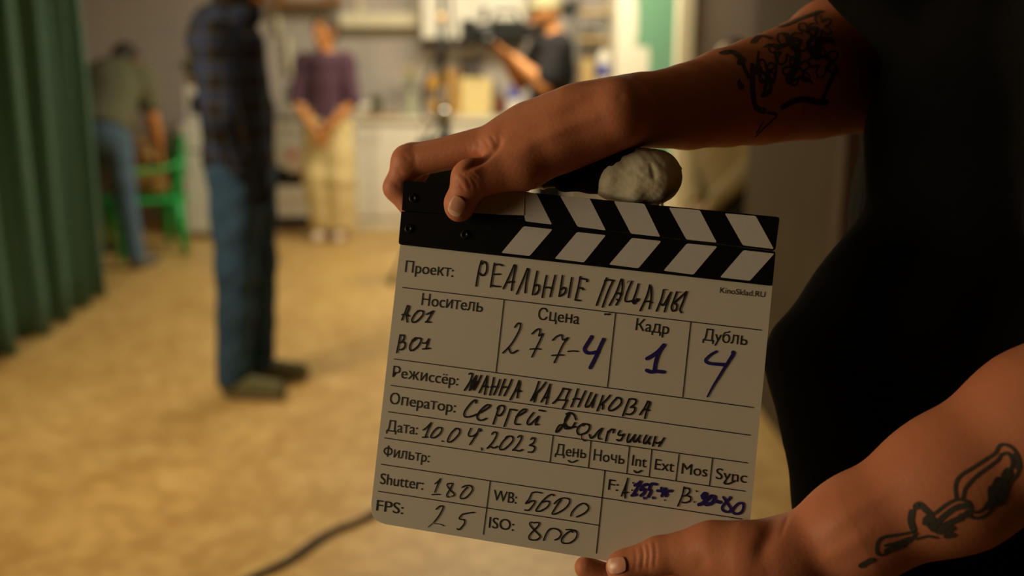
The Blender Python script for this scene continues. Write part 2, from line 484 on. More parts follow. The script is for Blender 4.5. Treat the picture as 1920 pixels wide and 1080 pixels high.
def solid_obj(name, S, mats, parent=None, smooth=1, label=None, paint=None):
    v, q = S.surface(); v = smooth_verts(v, q, smooth)
    mi = paint(v[q].mean(1)) if paint else None
    me = raw_mesh(name, v, q, mats, mi)
    o = link_mesh(name, me, parent)
    if label: o['label'] = label
    return o


# ------------------------------------------------------------------ people
class Pose:
    """joints in metres, local axes: x forward, y to the person's left, z up"""
    def __init__(s, pos, yaw, H=1.75, **ov):
        k = H / 1.75
        s.k = k; s.pos = np.array([pos[0], pos[1], 0.0]); s.yaw = yaw
        c, sn = math.cos(yaw), math.sin(yaw)
        s.f = np.array([c, sn, 0]); s.l = np.array([-sn, c, 0]); s.u = np.array([0, 0, 1.0])
        j = dict(pelvis=(0, 0, .95), chest=(0, 0, 1.26), neck=(-.01, 0, 1.47), head=(.02, 0, 1.61),
                 sh_l=(0, .185, 1.40), sh_r=(0, -.185, 1.40), el_l=(-.02, .235, 1.11), el_r=(-.02, -.235, 1.11),
                 wr_l=(.05, .24, .86), wr_r=(.05, -.24, .86), hip_l=(0, .09, .92), hip_r=(0, -.09, .92),
                 kn_l=(.02, .10, .50), kn_r=(.02, -.10, .50), an_l=(-.03, .10, .085), an_r=(-.03, -.10, .085),
                 toe_l=(.15, .125, .03), toe_r=(.15, -.125, .03))
        s.world = {}
        for n, v in j.items():
            v = ov.get(n, v)
            if isinstance(v, tuple) and len(v) == 4:      # ('w', x, y, z): already a place in the room
                s.world[n] = np.array(v[1:], float)
            else:
                s.world[n] = s.L(v)
        s.hf = ov.get('face', None)
        s.hup = ov.get('headup', (0, 0, 1))

    def L(s, v):
        v = np.array(v, float) * s.k
        return s.pos + v[0] * s.f + v[1] * s.l + v[2] * s.u

    def __getitem__(s, n): return s.world[n]

    def headframe(s):
        f = s.f if s.hf is None else (s.hf[0] * s.f + s.hf[1] * s.l + s.hf[2] * s.u)
        u = s.hup[0] * s.f + s.hup[1] * s.l + s.hup[2] * s.u
        f = f / np.linalg.norm(f); l = np.cross(u, f); l /= np.linalg.norm(l); u = np.cross(f, l)
        return f, l, u


def hand_caps(S, wr, el, k, palm_n, curl=0.5, hdir=None):
    h = (wr - el) if hdir is None else np.array(hdir, float)
    h = h / np.linalg.norm(h)
    n = palm_n - h * (palm_n @ h); n /= np.linalg.norm(n); sd = np.cross(n, h)
    S.cap(wr, wr + h * .085 * k, .026 * k, .036 * k, .012, (n, .5))
    for i, (o, L) in enumerate(((-.030, .066), (-.010, .078), (.011, .073), (.030, .056))):
        a = wr + (h * .085 + sd * o) * k
        m1 = a + (h * L * .5 + n * L * .12 * curl) * k; e = m1 + (h * L * .42 + n * L * .40 * curl) * k
        S.cap(a, m1, .0095 * k, .0088 * k, .004); S.cap(m1, e, .0088 * k, .0075 * k, .004)
    t0 = wr + (h * .028 - sd * .022) * k; t1 = t0 + (h * .035 - sd * .028 + n * .01) * k; t2 = t1 + (h * .032 - sd * .010 + n * .008) * k
    S.cap(t0, t1, .014 * k, .011 * k, .008); S.cap(t1, t2, .010 * k, .0085 * k, .005)


def body_mesh(p, name, parent, skin, res=.008, arms=True, build=1.0, palm=(None, None), hdir=(None, None), foot=True, extra=None):
    pts = np.array(list(p.world.values())); k = p.k
    S = Solid(pts.min(0) - .24, pts.max(0) + np.array([.24, .24, .26]), res)
    f, l, u = p.f, p.l, p.u
    trunk = p['chest'] - p['pelvis']; trunk = trunk / np.linalg.norm(trunk)
    tf = np.cross(p.l, trunk); tf /= np.linalg.norm(tf)
    S.cap(p['pelvis'], p['chest'], .150 * k * build, .155 * k * build, .03, (tf, .66))
    S.cap(p['chest'], p['neck'] * .35 + p['chest'] * .65, .160 * k * build, .13 * k * build, .03, (tf, .68))
    S.cap(p['sh_l'], p['sh_r'], .062 * k, .062 * k, .06)
    S.cap(p['neck'] * .8 + p['chest'] * .2, p['neck'], .085 * k, .058 * k, .05)
    hf, hl, hu = p.headframe(); hd = p['head']
    q = lambda a, b_, c: hd + (a * hf + b_ * hl + c * hu) * k
    S.cap(p['neck'], q(-.02, 0, -.03), .056 * k, .054 * k, .03)
    S.cap(q(-.022, 0, .030), q(.012, 0, .028), .092 * k, .086 * k, .02, (hl, .84))       # skull
    S.cap(q(.030, 0, -.02), q(.050, 0, -.085), .060 * k, .034 * k, .03, (hl, .95))        # jaw
    S.cap(q(.090, 0, .012), q(.112, 0, -.030), .009 * k, .0135 * k, .012)                 # nose
    for sg in (1, -1):
        S.cap(q(.098, sg * .033, .012), q(.098, sg * .036, .012), .012 * k, k=.012, cut=True)     # eye sockets
        S.cap(q(.080, sg * .033, .010), q(.081, sg * .033, .010), .0135 * k, k=.004)              # eyeballs
        S.cap(q(-.004, sg * .078, .018), q(-.010, sg * .080, -.022), .020 * k, .015 * k, .008, (hl, .45))   # ears
    S.cap(q(.082, .018, -.058), q(.082, -.018, -.058), .011 * k, k=.008)                  # mouth
    for sgn, pn, hdv in (('l', palm[0], hdir[0]), ('r', palm[1], hdir[1])):
        hip, kn, an, toe = p['hip_' + sgn], p['kn_' + sgn], p['an_' + sgn], p['toe_' + sgn]
        S.cap(hip, kn, .092 * k * build, .057 * k, .03); S.cap(kn, kn * .6 + an * .4, .056 * k, .055 * k, .02)
        S.cap(kn * .6 + an * .4, an, .055 * k, .036 * k, .02)
        if foot: S.cap(an + np.array([0, 0, -.035 * k]), toe, .042 * k, .028 * k, .02)
        if not arms: continue
        sh, el, wr = p['sh_' + sgn], p['el_' + sgn], p['wr_' + sgn]
        S.cap(sh, el, .055 * k * build, .043 * k * build, .03); S.cap(el, el * .6 + wr * .4, .043 * k * build, .044 * k * build, .015)
        S.cap(el * .6 + wr * .4, wr, .044 * k * build, .027 * k, .015)
        n = (-p.l if sgn == 'l' else p.l) if pn is None else np.array(pn, float)
        hand_caps(S, wr, el, k, n, hdir=hdv)
    if extra: extra(S)
    v, qd = S.surface(); v = smooth_verts(v, qd, 1)
    c = v[qd].mean(1); mi = np.zeros(len(qd), int)
    for sg in (1, -1):
        e = q(.090, sg * .033, .010); mi[np.linalg.norm(c - e, axis=1) < .0095 * k] = 1
    lp = q(.090, 0, -.058); d = c - lp
    mi[(np.abs(d @ hl) < .024 * k) & (np.abs(d @ hu) < .0085 * k) & (np.abs(d @ hf) < .03 * k)] = 2
    return v, qd, mi


def body(p, parent, skin, **kw):
    v, q, mi = body_mesh(p, 'body', parent, skin, **kw)
    return link_mesh('body', raw_mesh('body', v, q, [skin, M['eye'], M['lips']], mi), parent)


def shirt(p, parent, m_, hem=.0, sleeve=.55, loose=.022, res=.009, build=1.0, name='t_shirt', flare=.0, extra=None, full_sleeve=False, wob=.004):
    pts = np.array(list(p.world.values())); k = p.k
    S = Solid(pts.min(0) - .3, pts.max(0) + .2, res)
    trunk = p['chest'] - p['pelvis']; trunk = trunk / np.linalg.norm(trunk)
    tf = np.cross(p.l, trunk); tf /= np.linalg.norm(tf)
    low = p['pelvis'] - trunk * .14 * k
    S.cap(low, p['pelvis'], (.165 + flare + loose) * k * build, (.158 + flare * .8 + loose) * k * build, .03, (tf, .72))
    S.cap(p['pelvis'], p['chest'], (.155 + flare * .7 + loose) * k * build, (.160 + loose) * k * build, .03, (tf, .70))
    S.cap(p['chest'], p['neck'] * .35 + p['chest'] * .65, (.163 + loose) * k * build, (.135 + loose) * k * build, .03, (tf, .70))
    S.cap(p['sh_l'], p['sh_r'], (.056 + loose * .8) * k, (.056 + loose * .8) * k, .07)
    S.cap(p['neck'] * .75 + p['chest'] * .25, p['neck'] * .95 + p['chest'] * .05, .092 * k + loose, .062 * k + loose * .6, .08)
    S.plane(p['pelvis'] + trunk * (hem * k), -trunk)
    S.plane(p['neck'] + trunk * .005, trunk)
    for sgn in 'lr':
        sh, el, wr = p['sh_' + sgn], p['el_' + sgn], p['wr_' + sgn]
        if full_sleeve:
            S.cap(sh, el, (.058 + loose) * k * build, (.046 + loose) * k * build, .03)
            S.cap(el, el * .12 + wr * .88, (.046 + loose) * k * build, (.032 + loose * .6) * k, .015)
        else:
            e = sh + (el - sh) * sleeve
            S.cap(sh, e, (.055 + loose * .8) * k * build, (.050 + loose * .9) * k * build, .04)
    if extra: extra(S)
    if wob: S.wobble(wob, 38, 3)
    return solid_obj(name, S, m_, parent)


def trousers(p, parent, m_, loose=.015, res=.009, wide=0.0, name='trousers', to=.0, wob=.004, build=1.0, waist=.09):
    pts = np.array([p[n] for n in ('pelvis', 'hip_l', 'hip_r', 'kn_l', 'kn_r', 'an_l', 'an_r')]); k = p.k
    S = Solid(pts.min(0) - .26, pts.max(0) + .26, res)
    trunk = p['chest'] - p['pelvis']; trunk = trunk / np.linalg.norm(trunk)
    tf = np.cross(p.l, trunk); tf /= np.linalg.norm(tf)
    S.cap(p['pelvis'] - trunk * .02, p['pelvis'] + trunk * .12 * k, (.150 + loose) * k * build, (.146 + loose) * k * build, .03, (tf, .70))
    for sgn in 'lr':
        hip, kn, an = p['hip_' + sgn], p['kn_' + sgn], p['an_' + sgn]
        e = an + (kn - an) * to
        S.cap(hip, kn, (.094 + loose) * k * build, (.060 + loose + wide * .7) * k, .03)
        S.cap(kn, e, (.060 + loose + wide * .7) * k, (.044 + loose + wide) * k, .015)
        ln = (an - kn) / np.linalg.norm(an - kn)
    S.plane(p['pelvis'] + trunk * waist * k, trunk)
    lo = min(p['an_l'][2], p['an_r'][2]) + to * .4
    S.plane((0, 0, lo - .03), (0, 0, -1))
    if wob: S.wobble(wob, 40, 5)
    return solid_obj(name, S, m_, parent)


def shoes(p, parent, m_, sole):
    for sgn in 'lr':
        an, toe, k = p['an_' + sgn], p['toe_' + sgn], p.k
        S = Solid(np.minimum(an, toe) - .12, np.maximum(an, toe) + .12, .006)
        S.cap(an + np.array([0, 0, -.03 * k]), toe + np.array([0, 0, .012]), .052 * k, .036 * k, .03)
        S.cap(an + np.array([0, 0, -.01 * k]), an + np.array([0, 0, .03 * k]), .048 * k, .046 * k, .02)
        S.plane((0, 0, .022), (0, 0, -1)); S.plane((0, 0, an[2] + .028 * k), (0, 0, 1))
        o = solid_obj('shoe', S, m_, parent)
        S = Solid(np.minimum(an, toe) - .12, np.maximum(an, toe) + .12, .006)
        S.cap(an + np.array([0, 0, -.03 * k]), toe + np.array([0, 0, .012]), .056 * k, .040 * k, .03)
        S.plane((0, 0, .026), (0, 0, 1)); S.plane((0, 0, .002), (0, 0, -1))
        solid_obj('sole', S, sole, o)


def hair(p, parent, m_, back=.0, top=.0, tail=None, front=None, res=.006):
    hf, hl, hu = p.headframe(); hd, k = p['head'], p.k
    q = lambda a, b_, c: hd + (a * hf + b_ * hl + c * hu) * k
    S = Solid(hd - .22, hd + .2, res)
    S.cap(q(-.026, 0, .034), q(.010, 0, .036), .099 * k, .091 * k, .02, (hl, .86))
    S.cap(q(-.06, 0, .0), q(-.06, 0, -.05), .075 * k, .055 * k, .03, (hl, 1.0))
    # face opening
    S.cap(q(.12, 0, -.06), q(.105, 0, .020), .095 * k, .075 * k, .01, cut=True)
    S.plane(q(.0, 0, -.075 - back), -hu)
    if front is not None: S.plane(q(front, 0, 0), hf)
    if tail: S.cap(q(*tail[0]), q(*tail[1]), .036 * k, .020 * k, .02)
    S.wobble(.003, 130, 9)
    return solid_obj('hair', S, m_, parent)


def beard(p, parent, m_):
    hf, hl, hu = p.headframe(); hd, k = p['head'], p.k
    q = lambda a, b_, c: hd + (a * hf + b_ * hl + c * hu) * k
    S = Solid(hd - .22, hd + .2, .006)
    S.cap(q(.030, 0, -.03), q(.052, 0, -.092), .065 * k, .042 * k, .03, (hl, .97))
    S.plane(q(0, 0, -.048), hu); S.cap(q(.14, 0, -.060), q(.10, 0, -.060), .022 * k, k=.01, cut=True)
    S.wobble(.002, 150, 4)
    return solid_obj('beard', S, m_, parent)


# ------------------------------------------------------------------ the setting
def struct(o):
    o['kind'] = 'structure'; return o


XL, XR, YB, YF, ZC = -3.75, 2.3, 8.45, -2.6, 2.75
struct(box_obj('floor', (XL - .1, YF - .1, -0.08), (XR + .1, YB + .1, 0.0), M['floor'], bevel=0))
struct(box_obj('ceiling', (XL - .1, YF - .1, ZC), (XR + .1, YB + .1, ZC + .08), M['ceiling'], bevel=0))
struct(box_obj('wall_back', (XL - .1, YB, 0), (XR + .1, YB + .1, ZC), M['wall_tile'], bevel=0))
struct(box_obj('wall_left', (XL - .1, YF, 0), (XL, YB, ZC), M['wall_plain'], bevel=0))
struct(box_obj('wall_front', (XL - .1, YF - .1, 0), (XR + .1, YF, ZC), M['wall_dark'], bevel=0))
struct(box_obj('wall_right', (XR, YF, 0), (XR + .1, YB, ZC), M['wall_dark'], bevel=0))

# partition on the right that runs towards the camera and ends in a brown door frame
PX = 1.0
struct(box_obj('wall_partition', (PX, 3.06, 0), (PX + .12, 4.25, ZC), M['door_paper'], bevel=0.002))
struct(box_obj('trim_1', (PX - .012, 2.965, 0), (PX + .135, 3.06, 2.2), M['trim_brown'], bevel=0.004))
# mauve-grey wall beyond the partition's end, and the half-painted green wall beside the rack
struct(box_obj('wall_recess', (X(1296, 6.5, 1.2), 6.5, 0), (XR, 6.6, ZC), M['grey_panel'], bevel=0))
gx0, gx1, gy = .74, 1.17, 7.25
struct(box_obj('wall_stub', (gx0, gy, 0), (gx1, YB, ZC), M['green_wall'], bevel=0))
struct(box_obj('trim_2', (X(1269, 6.46, 1.2), 6.46, 0), (X(1297, 6.46, 1.2), 6.60, ZC), M['cream_paint'], bevel=0.004))
# bare plaster left of a ragged edge, green paint right of it
m = M['green_wall']; nt = m.node_tree; b = nt.nodes['Principled BSDF']
geo = nt.nodes.new('ShaderNodeNewGeometry'); sep = nt.nodes.new('ShaderNodeSeparateXYZ')
nt.links.new(geo.outputs['Position'], sep.inputs[0])


def mth(op, a, bb):
    n = nt.nodes.new('ShaderNodeMath'); n.operation = op
    for i, v in enumerate((a, bb)):
        if isinstance(v, (int, float)): n.inputs[i].default_value = v
        else: nt.links.new(v, n.inputs[i])
    return n.outputs[0]


ns = nt.nodes.new('ShaderNodeTexNoise'); ns.inputs['Scale'].default_value = 5; nt.links.new(geo.outputs['Position'], ns.inputs['Vector'])
xx = mth('ADD', sep.outputs['X'], mth('MULTIPLY', mth('SUBTRACT', ns.outputs['Fac'], .5), .06))
zz = mth('ADD', sep.outputs['Z'], mth('MULTIPLY', mth('SUBTRACT', ns.outputs['Fac'], .5), .06))
e1 = X(1193, gy, 1.6); e2 = X(1214, gy, 1.3)
edge = mth('ADD', e1, mth('MULTIPLY', mth('LESS_THAN', zz, Z(88, gy)), e2 - e1))
g = mth('GREATER_THAN', xx, edge)
low = mth('GREATER_THAN', zz, Z(345, gy))
g = mth('MULTIPLY', g, low)
mx = nt.nodes.new('ShaderNodeMix'); mx.data_type = 'RGBA'
mx.inputs['A'].default_value = (0.78, 0.72, 0.58, 1); mx.inputs['B'].default_value = (0.15, 0.33, 0.20, 1)
nt.links.new(g, mx.inputs['Factor']); nt.links.new(mx.outputs['Result'], b.inputs['Base Color'])

# ------------------------------------------------------------------ curtain
bm = bmesh.new()
cx = -2.42
n = 420; rows = 14; y0c, y1c = 1.9, 5.75
grid = []
for r in range(rows + 1):
    z = .01 + (2.6 - .01) * r / rows
    row = []
    for i in range(n + 1):
        t = i / n; y = y0c + (y1c - y0c) * t
        amp = .062 + .022 * math.sin(t * 9.1 + 1)
        ph = 2 * math.pi * (t * 16 + .35 * math.sin(t * 12.0) + .12 * math.sin(t * 31 + z * .6))
        x = cx + amp * (math.sin(ph) + .25 * math.sin(2 * ph + .5 + z * .4)) * (1.12 - .16 * z / 2.6) + .015 * math.sin(5 * t + z * 2)
        row.append(bm.verts.new((x, y + .05 * math.cos(ph) * amp / .055, z)))
    grid.append(row)
for r in range(rows):
    for i in range(n):
        f = bm.faces.new((grid[r][i], grid[r][i + 1], grid[r + 1][i + 1], grid[r + 1][i])); f.smooth = True
cr = thing('curtain', (cx, (y0c + y1c) / 2, 0), 'long pleated teal curtain hanging to the floor on the left', 'curtain')
cur = bm_obj('cloth', bm, M['curtain'], cr)
md = cur.modifiers.new('thickness', 'SOLIDIFY'); md.thickness = .004
bm = bmesh.new(); tube(bm, [(cx, y0c - .1, 2.63), (cx, y1c + .05, 2.63)], .014)
for yy in (y0c - .05, 3.8, y1c): tube(bm, [(cx, yy, 2.63), (cx, yy, 2.75)], .008)
bm_obj('curtain_rod', bm, M['grey_metal'], cr)


# ------------------------------------------------------------------ kitchen along the back wall
YK = 7.97                         # front of the base units


def k_x(px, Y=YK, z=.6): return X(px, Y, z)


def cabinet(x0, x1, z0, z1, y0, y1, name, label, doors, handle=True, group=None):
    t = thing(name, ((x0 + x1) / 2, (y0 + y1) / 2, z0), label, 'cabinet', group)
    box_obj('body', (x0, y0 + .02, z0), (x1, y1, z1), M['white_paint'], t)
    w = (x1 - x0) / doors
    for i in range(doors):
        a = x0 + i * w + .004; c = a + w - .008
        bm = bmesh.new(); box(bm, (a, y0, z0 + (.10 if z0 < .2 else .004)), (c, y0 + .019, z1 - .004), .003)
        d = bm_obj('door', bm, M['white_paint'], t)
        if handle:
            hx = c - .05 if i % 2 == 0 else a + .05
            hz = z1 - .16 if z0 < .2 else z0 + .05
            bm = bmesh.new(); tube(bm, [(hx, y0, hz), (hx, y0 - .025, hz), (hx, y0 - .025, hz + .1), (hx, y0, hz + .1)], .005, 8)
            bm_obj('handle', bm, M['chrome'], d)
    if z0 < .2: box_obj('plinth', (x0, y0 + .03, 0), (x1, y0 + .05, .095), M['cream_paint'], t, .001)
    return t


xs0, xs1 = k_x(496), k_x(600)                       # cooker
xa, xb, xc = xs1 + .004, k_x(790), k_x(1012)
cabinet(xa, xb, 0.0, .86, YK, YB - .02, 'base_cabinet', 'white base cabinet just right of the cooker, behind the woman in purple', 2)
cabinet(xb + .003, xc, 0.0, .86, YK, YB - .02, 'base_cabinet', 'white base cabinet behind the black lamp stand', 2)
o = box_obj('worktop', (xa, YK - .03, .862), (xc + .01, YB - .005, .90), M['counter'], None, .004)
props(o, 'pale worktop running over the white base cabinets', 'worktop')
xu0, xu1 = X(790, 8.1, 1.7), X(985, 8.1, 1.7)
zu = Z(72, 8.1)
cabinet(xu0, xu1, zu, 2.35, 8.1, YB - .003, 'wall_cabinet', 'white wall cupboard hanging above the worktop beside the cameraman', 2)
o = box_obj('hook_rail', (xu0 - .05, YB - .05, zu - .06), (xu1, YB - .005, zu - .025), M['black_plastic'], None, .003)
props(o, 'dark rail on the wall right under the white wall cupboard', 'rail')

# cooker
t = thing('cooker', ((xs0 + xs1) / 2, YK + .24, 0), 'white cooker with dark oven window left of the woman in purple', 'cooker')
box_obj('body', (xs0, YK, .10), (xs1, YB - .03, .87), M['enamel'], t, .008)
box_obj('hob', (xs0 + .005, YK + .01, .872), (xs1 - .005, YB - .05, .885), M['black_gloss'], t, .003)
d = box_obj('oven_door', (xs0 + .01, YK - .02, .24), (xs1 - .01, YK - .001, .70), M['enamel'], t, .006)
box_obj('oven_window', (xs0 + .06, YK - .026, .36), (xs1 - .05, YK - .0205, .50), M['black_gloss'], d, .002)
bm = bmesh.new(); tube(bm, [(xs0 + .05, YK - .02, .66), (xs0 + .05, YK - .055, .66), (xs1 - .05, YK - .055, .66), (xs1 - .05, YK - .02, .66)], .009, 8)
bm_obj('oven_handle', bm, M['chrome'], d)
for i in range(4):
    bm = bmesh.new(); lathe(bm, (xs0 + .08 + i * (xs1 - xs0 - .16) / 3, YK, .79), [(.02, 0), (.018, .025), (.0, .026)], 14, axis=(0, -1, 0))
    bm_obj('knob', bm, M['grey_metal'], t)
box_obj('plinth', (xs0 + .01, YK + .03, 0.0), (xs1 - .01, YK + .3, .098), M['dark_gap'], t, .001)  # near-black block painted as the shaded gap below the cooker
# tea towel over the oven handle
bm = bmesh.new(); ty = YK - .075
box(bm, (xs0 + .20, ty, .47), (xs0 + .38, ty + .006, .675), .002); box(bm, (xs0 + .20, ty + .006, .660), (xs0 + .38, ty + .036, .675), .002)
o = bm_obj('tea_towel', bm, M['towel']); props(o, 'pale tea towel with red pattern over the oven handle', 'towel')

# kettle on the cooker, bowl and canister on the worktop
kx = X(553, 8.1, 1.0)
t = thing('kettle', (kx, 8.12, .885), 'white kettle standing on the cooker beside the woman in purple', 'kettle')
bm = bmesh.new(); lathe(bm, (kx, 8.12, .885), [(.095, 0), (.105, .03), (.10, .10), (.075, .16), (.05, .18)], 24); bm_obj('body', bm, M['enamel'], t)
bm = bmesh.new(); lathe(bm, (kx, 8.12, 1.064), [(.05, 0), (.035, .02), (.012, .025), (.014, .045), (.0, .05)], 16); bm_obj('lid', bm, M['enamel'], t)
bm = bmesh.new(); tube(bm, [(kx + .09, 8.12, .95), (kx + .14, 8.12, 1.0), (kx + .155, 8.12, 1.045)], [.02, .014, .012], 10); bm_obj('spout', bm, M['enamel'], t)
bm = bmesh.new(); tube(bm, catmull([(kx - .08, 8.12, 1.03), (kx - .06, 8.12, 1.13), (kx + .04, 8.12, 1.13), (kx + .075, 8.12, 1.04)]), .009, 8); bm_obj('handle', bm, M['black_plastic'], t)


def lathe_thing(name, x, y, z, prof, m_, label, cat, group=None, seg=20):
    bm = bmesh.new(); lathe(bm, (x, y, z), prof, seg); o = bm_obj(name, bm, m_); props(o, label, cat, group); return o


WT = .901
lathe_thing('bowl', X(675, 8.15, .95), 8.15, WT, [(.04, 0), (.05, .01), (.085, .06), (.10, .10), (.092, .10), (.075, .06), (.03, .02)], M['white_paint'], 'white bowl on the worktop just right of the woman in purple', 'bowl')
lathe_thing('canister', X(706, 8.25, 1.0), 8.25, WT, [(.045, 0), (.048, .01), (.048, .13), (.04, .15), (.04, .165), (.0, .17)], M['dark_green_glass'], 'dull grey canister on the worktop between bowl and flowers', 'canister')
o = box_obj('tray', (X(690, 8.2, .9), 8.02, WT), (X(752, 8.2, .9), 8.14, WT + .022), M['shelf_wood'], None, .004)
props(o, 'flat red-brown tray on the worktop in front of the canister', 'tray')

# flowers in a vase
vx = X(771, 8.2, 1.0)
t = thing('flower_vase', (vx, 8.2, WT), 'slim pale green vase of yellow flowers on the worktop', 'vase')
bm = bmesh.new(); lathe(bm, (vx, 8.2, WT), [(.035, 0), (.042, .03), (.03, .10), (.022, .16), (.028, .19), (.022, .19), (.018, .16), (.02, .05)], 18); bm_obj('vase', bm, M['pale_green_glass'], t)
fl = None
for i in range(7):
    a = i * 2.4; r = .02 + .055 * ((i * 37 % 10) / 10); zt = WT + .29 + .10 * ((i * 53 % 10) / 10)
    ex, ey = vx + r * math.cos(a), 8.2 + r * math.sin(a) * .8
    bm = bmesh.new(); tube(bm, [(vx, 8.2, WT + .05), (vx + (ex - vx) * .4, 8.2 + (ey - 8.2) * .4, WT + .2), (ex, ey, zt)], .004, 6)
    st = bm_obj('stem', bm, M['leaf'], t)
    bm = bmesh.new()
    for p_ in range(8):
        aa = p_ * math.pi / 4
        vs = box(bm, (-.016, -.009, -.003), (.016, .009, .003), .002, rot=Matrix.Rotation(aa, 3, 'Z') @ Matrix.Rotation(-.5, 3, 'Y'))
        for v in vs: v.co += Vector((ex + .02 * math.cos(aa), ey + .02 * math.sin(aa), zt))
    bm_obj('flower', bm, M['petal'], st)

# cutting boards, jars, packet
def leaning_board(name, x0, x1, zt, y, m_, label, tilt=.16, hole=True):
    bm = bmesh.new(); h = zt - WT
    box(bm, (x0, y, WT), (x1, y + .018, zt), .006)
    for v in bm.verts: v.co.y += (v.co.z - WT) * tilt; v.co.z = WT + (v.co.z - WT)
    if hole:
        cxx = (x0 + x1) / 2
        r = bmesh.ops.create_cone(bm, segments=16, radius1=.014, radius2=.014, depth=.004, cap_ends=True)
        for v in r['verts']:
            co = Matrix.Rotation(math.pi / 2, 3, 'X') @ v.co
            zz_ = zt - .035; v.co = Vector((cxx + co.x, y - .001 + (zz_ - WT) * tilt + co.y, zz_ + co.z))
            for f in v.link_faces: f.material_index = 1
    o = bm_obj(name, bm, [m_, M['shelf_wood']]); props(o, label, 'cutting board'); return o


leaning_board('cutting_board', X(836, 8.3, 1.1), X(866, 8.3, 1.1), Z(130, 8.35), 8.36, M['orange_wood'], 'tall narrow orange cutting board leaning behind the lamp stand', .12)
leaning_board('cutting_board', X(864, 8.25, 1.1), X(922, 8.25, 1.1), Z(146, 8.3), 8.26, M['pale_wood'], 'wide pale yellow cutting board leaning on the wall left of the cameraman', .14)
lathe_thing('jar', X(938, 8.2, 1.0), 8.2, WT, [(.05, 0), (.055, .02), (.055, .11), (.04, .14), (.04, .16), (0, .162)], M['red_brown_glass'], 'dark red-brown jar on the worktop right of the pale cutting board', 'jar')
lathe_thing('bottle', X(929, 8.3, 1.0), 8.33, WT, [(.04, 0), (.042, .02), (.042, .16), (.016, .21), (.016, .27), (0, .272)], M['dark_green_glass'], 'dark bottle standing behind the red-brown jar', 'bottle')
for px_, z_, lbl in ((811, 1.16, 'upper small orange pot hanging on the wall left of the lamp pole'), (817, .955, 'lower small orange pot on the worktop left of the lamp pole')):
    x = X(px_, 8.3, z_)
    t = thing('orange_pot', (x, 8.32, z_ - .06), lbl, 'pot')
    zb = WT if z_ < 1 else z_ - .06
    bm = bmesh.new(); lathe(bm, (x, 8.32, zb), [(.04, 0), (.055, .03), (.058, .10), (.05, .115), (.046, .10), (.03, .02)], 18); bm_obj('body', bm, M['orange_wood'], t)
    bm = bmesh.new(); tube(bm, catmull([(x + .05, 8.32, zb + .09), (x + .085, 8.32, zb + .08), (x + .08, 8.32, zb + .04), (x + .052, 8.32, zb + .035)]), .007, 8); bm_obj('handle', bm, M['orange_wood'], t)
    if z_ > 1:
        bm = bmesh.new(); tube(bm, [(x, 8.375, zb + .11), (x, 8.40, zb + .17), (x, 8.446, zb + .17)], .004, 6); bm_obj('hook', bm, M['black_plastic'], t)
x0, x1 = X(953, 8.05, 1.0), X(974, 8.05, 1.0)
t = thing('carton', ((x0 + x1) / 2, 8.08, WT), 'white carton with blue top on the worktop beside the cameraman', 'carton')
box_obj('box', (x0, 8.04, WT), (x1, 8.12, WT + .13), M['white_paint'], t, .003); box_obj('blue_panel', (x0 - .001, 8.039, WT + .13), (x1 + .001, 8.121, WT + .235), M['blue'], t, .003, label='blue upper panel')

# black wall rack with hooks and ladles
hx0, hx1, hz = X(862, 8.4, 1.25), X(905, 8.4, 1.25), Z(116, 8.4)
t = thing('utensil_rack', ((hx0 + hx1) / 2, 8.42, hz - .1), 'black rack of hanging utensils on the wall above the cutting boards', 'utensil rack')
bm = bmesh.new(); tube(bm, [(hx0, 8.40, hz - .015), (hx1, 8.40, hz + .02)], .014, 8); tube(bm, [(hx0, 8.40, hz - .015), (hx0, 8.449, hz - .015)], .006, 6); tube(bm, [(hx1, 8.40, hz + .02), (hx1, 8.449, hz + .02)], .006, 6); bm_obj('rail', bm, M['black_plastic'], t)
for i in range(4):
    xx_ = hx0 + (hx1 - hx0) * (i + .5) / 4
    bm = bmesh.new(); tube(bm, [(xx_, 8.39, hz + .012), (xx_, 8.37, hz - .02), (xx_, 8.37, hz - .075)], .006, 6); box(bm, (xx_ - .022, 8.36, hz - .12), (xx_ + .022, 8.372, hz - .07), .005)
    bm_obj('utensil', bm, M['black_plastic'], t)

# cream shelf with uprights on the tiles, brown shelf at the top of the frame
sx0, sx1, sz0, sz1 = X(640, 8.35, 1.6), X(786, 8.35, 1.6), Z(50, 8.3), Z(24, 8.3)
t = thing('wall_shelf', ((sx0 + sx1) / 2, 8.36, sz0), 'cream painted shelf box on the tiles behind the woman in purple', 'shelf')
box_obj('board', (sx0, 8.28, sz0), (sx1, 8.446, sz1), M['cream_paint'], t)
for px_ in (673, 783):
    xx_ = X(px_, 8.4, 1.8); box_obj('upright', (xx_ - .02, 8.40, sz1), (xx_ + .02, 8.446, 2.45), M['cream_paint'], t, .002)
bx0, bx1 = X(512, 8.3, 1.75), X(640, 8.3, 1.75)
t = thing('wall_shelf', ((bx0 + bx1) / 2, 8.32, Z(9, 8.3)), 'brown wooden shelf high on the tiled wall at the upper edge of the view', 'shelf')
box_obj('board', (bx0, 8.2, Z(9, 8.3)), (bx1, 8.446, Z(9, 8.3) + .035), M['shelf_wood'], t)
for xx_ in (bx0 + .06, bx1 - .06): box_obj('bracket', (xx_ - .012, 8.22, Z(9, 8.3) + .036), (xx_ + .012, 8.446, Z(9, 8.3) + .12), M['shelf_wood'], t, .002)
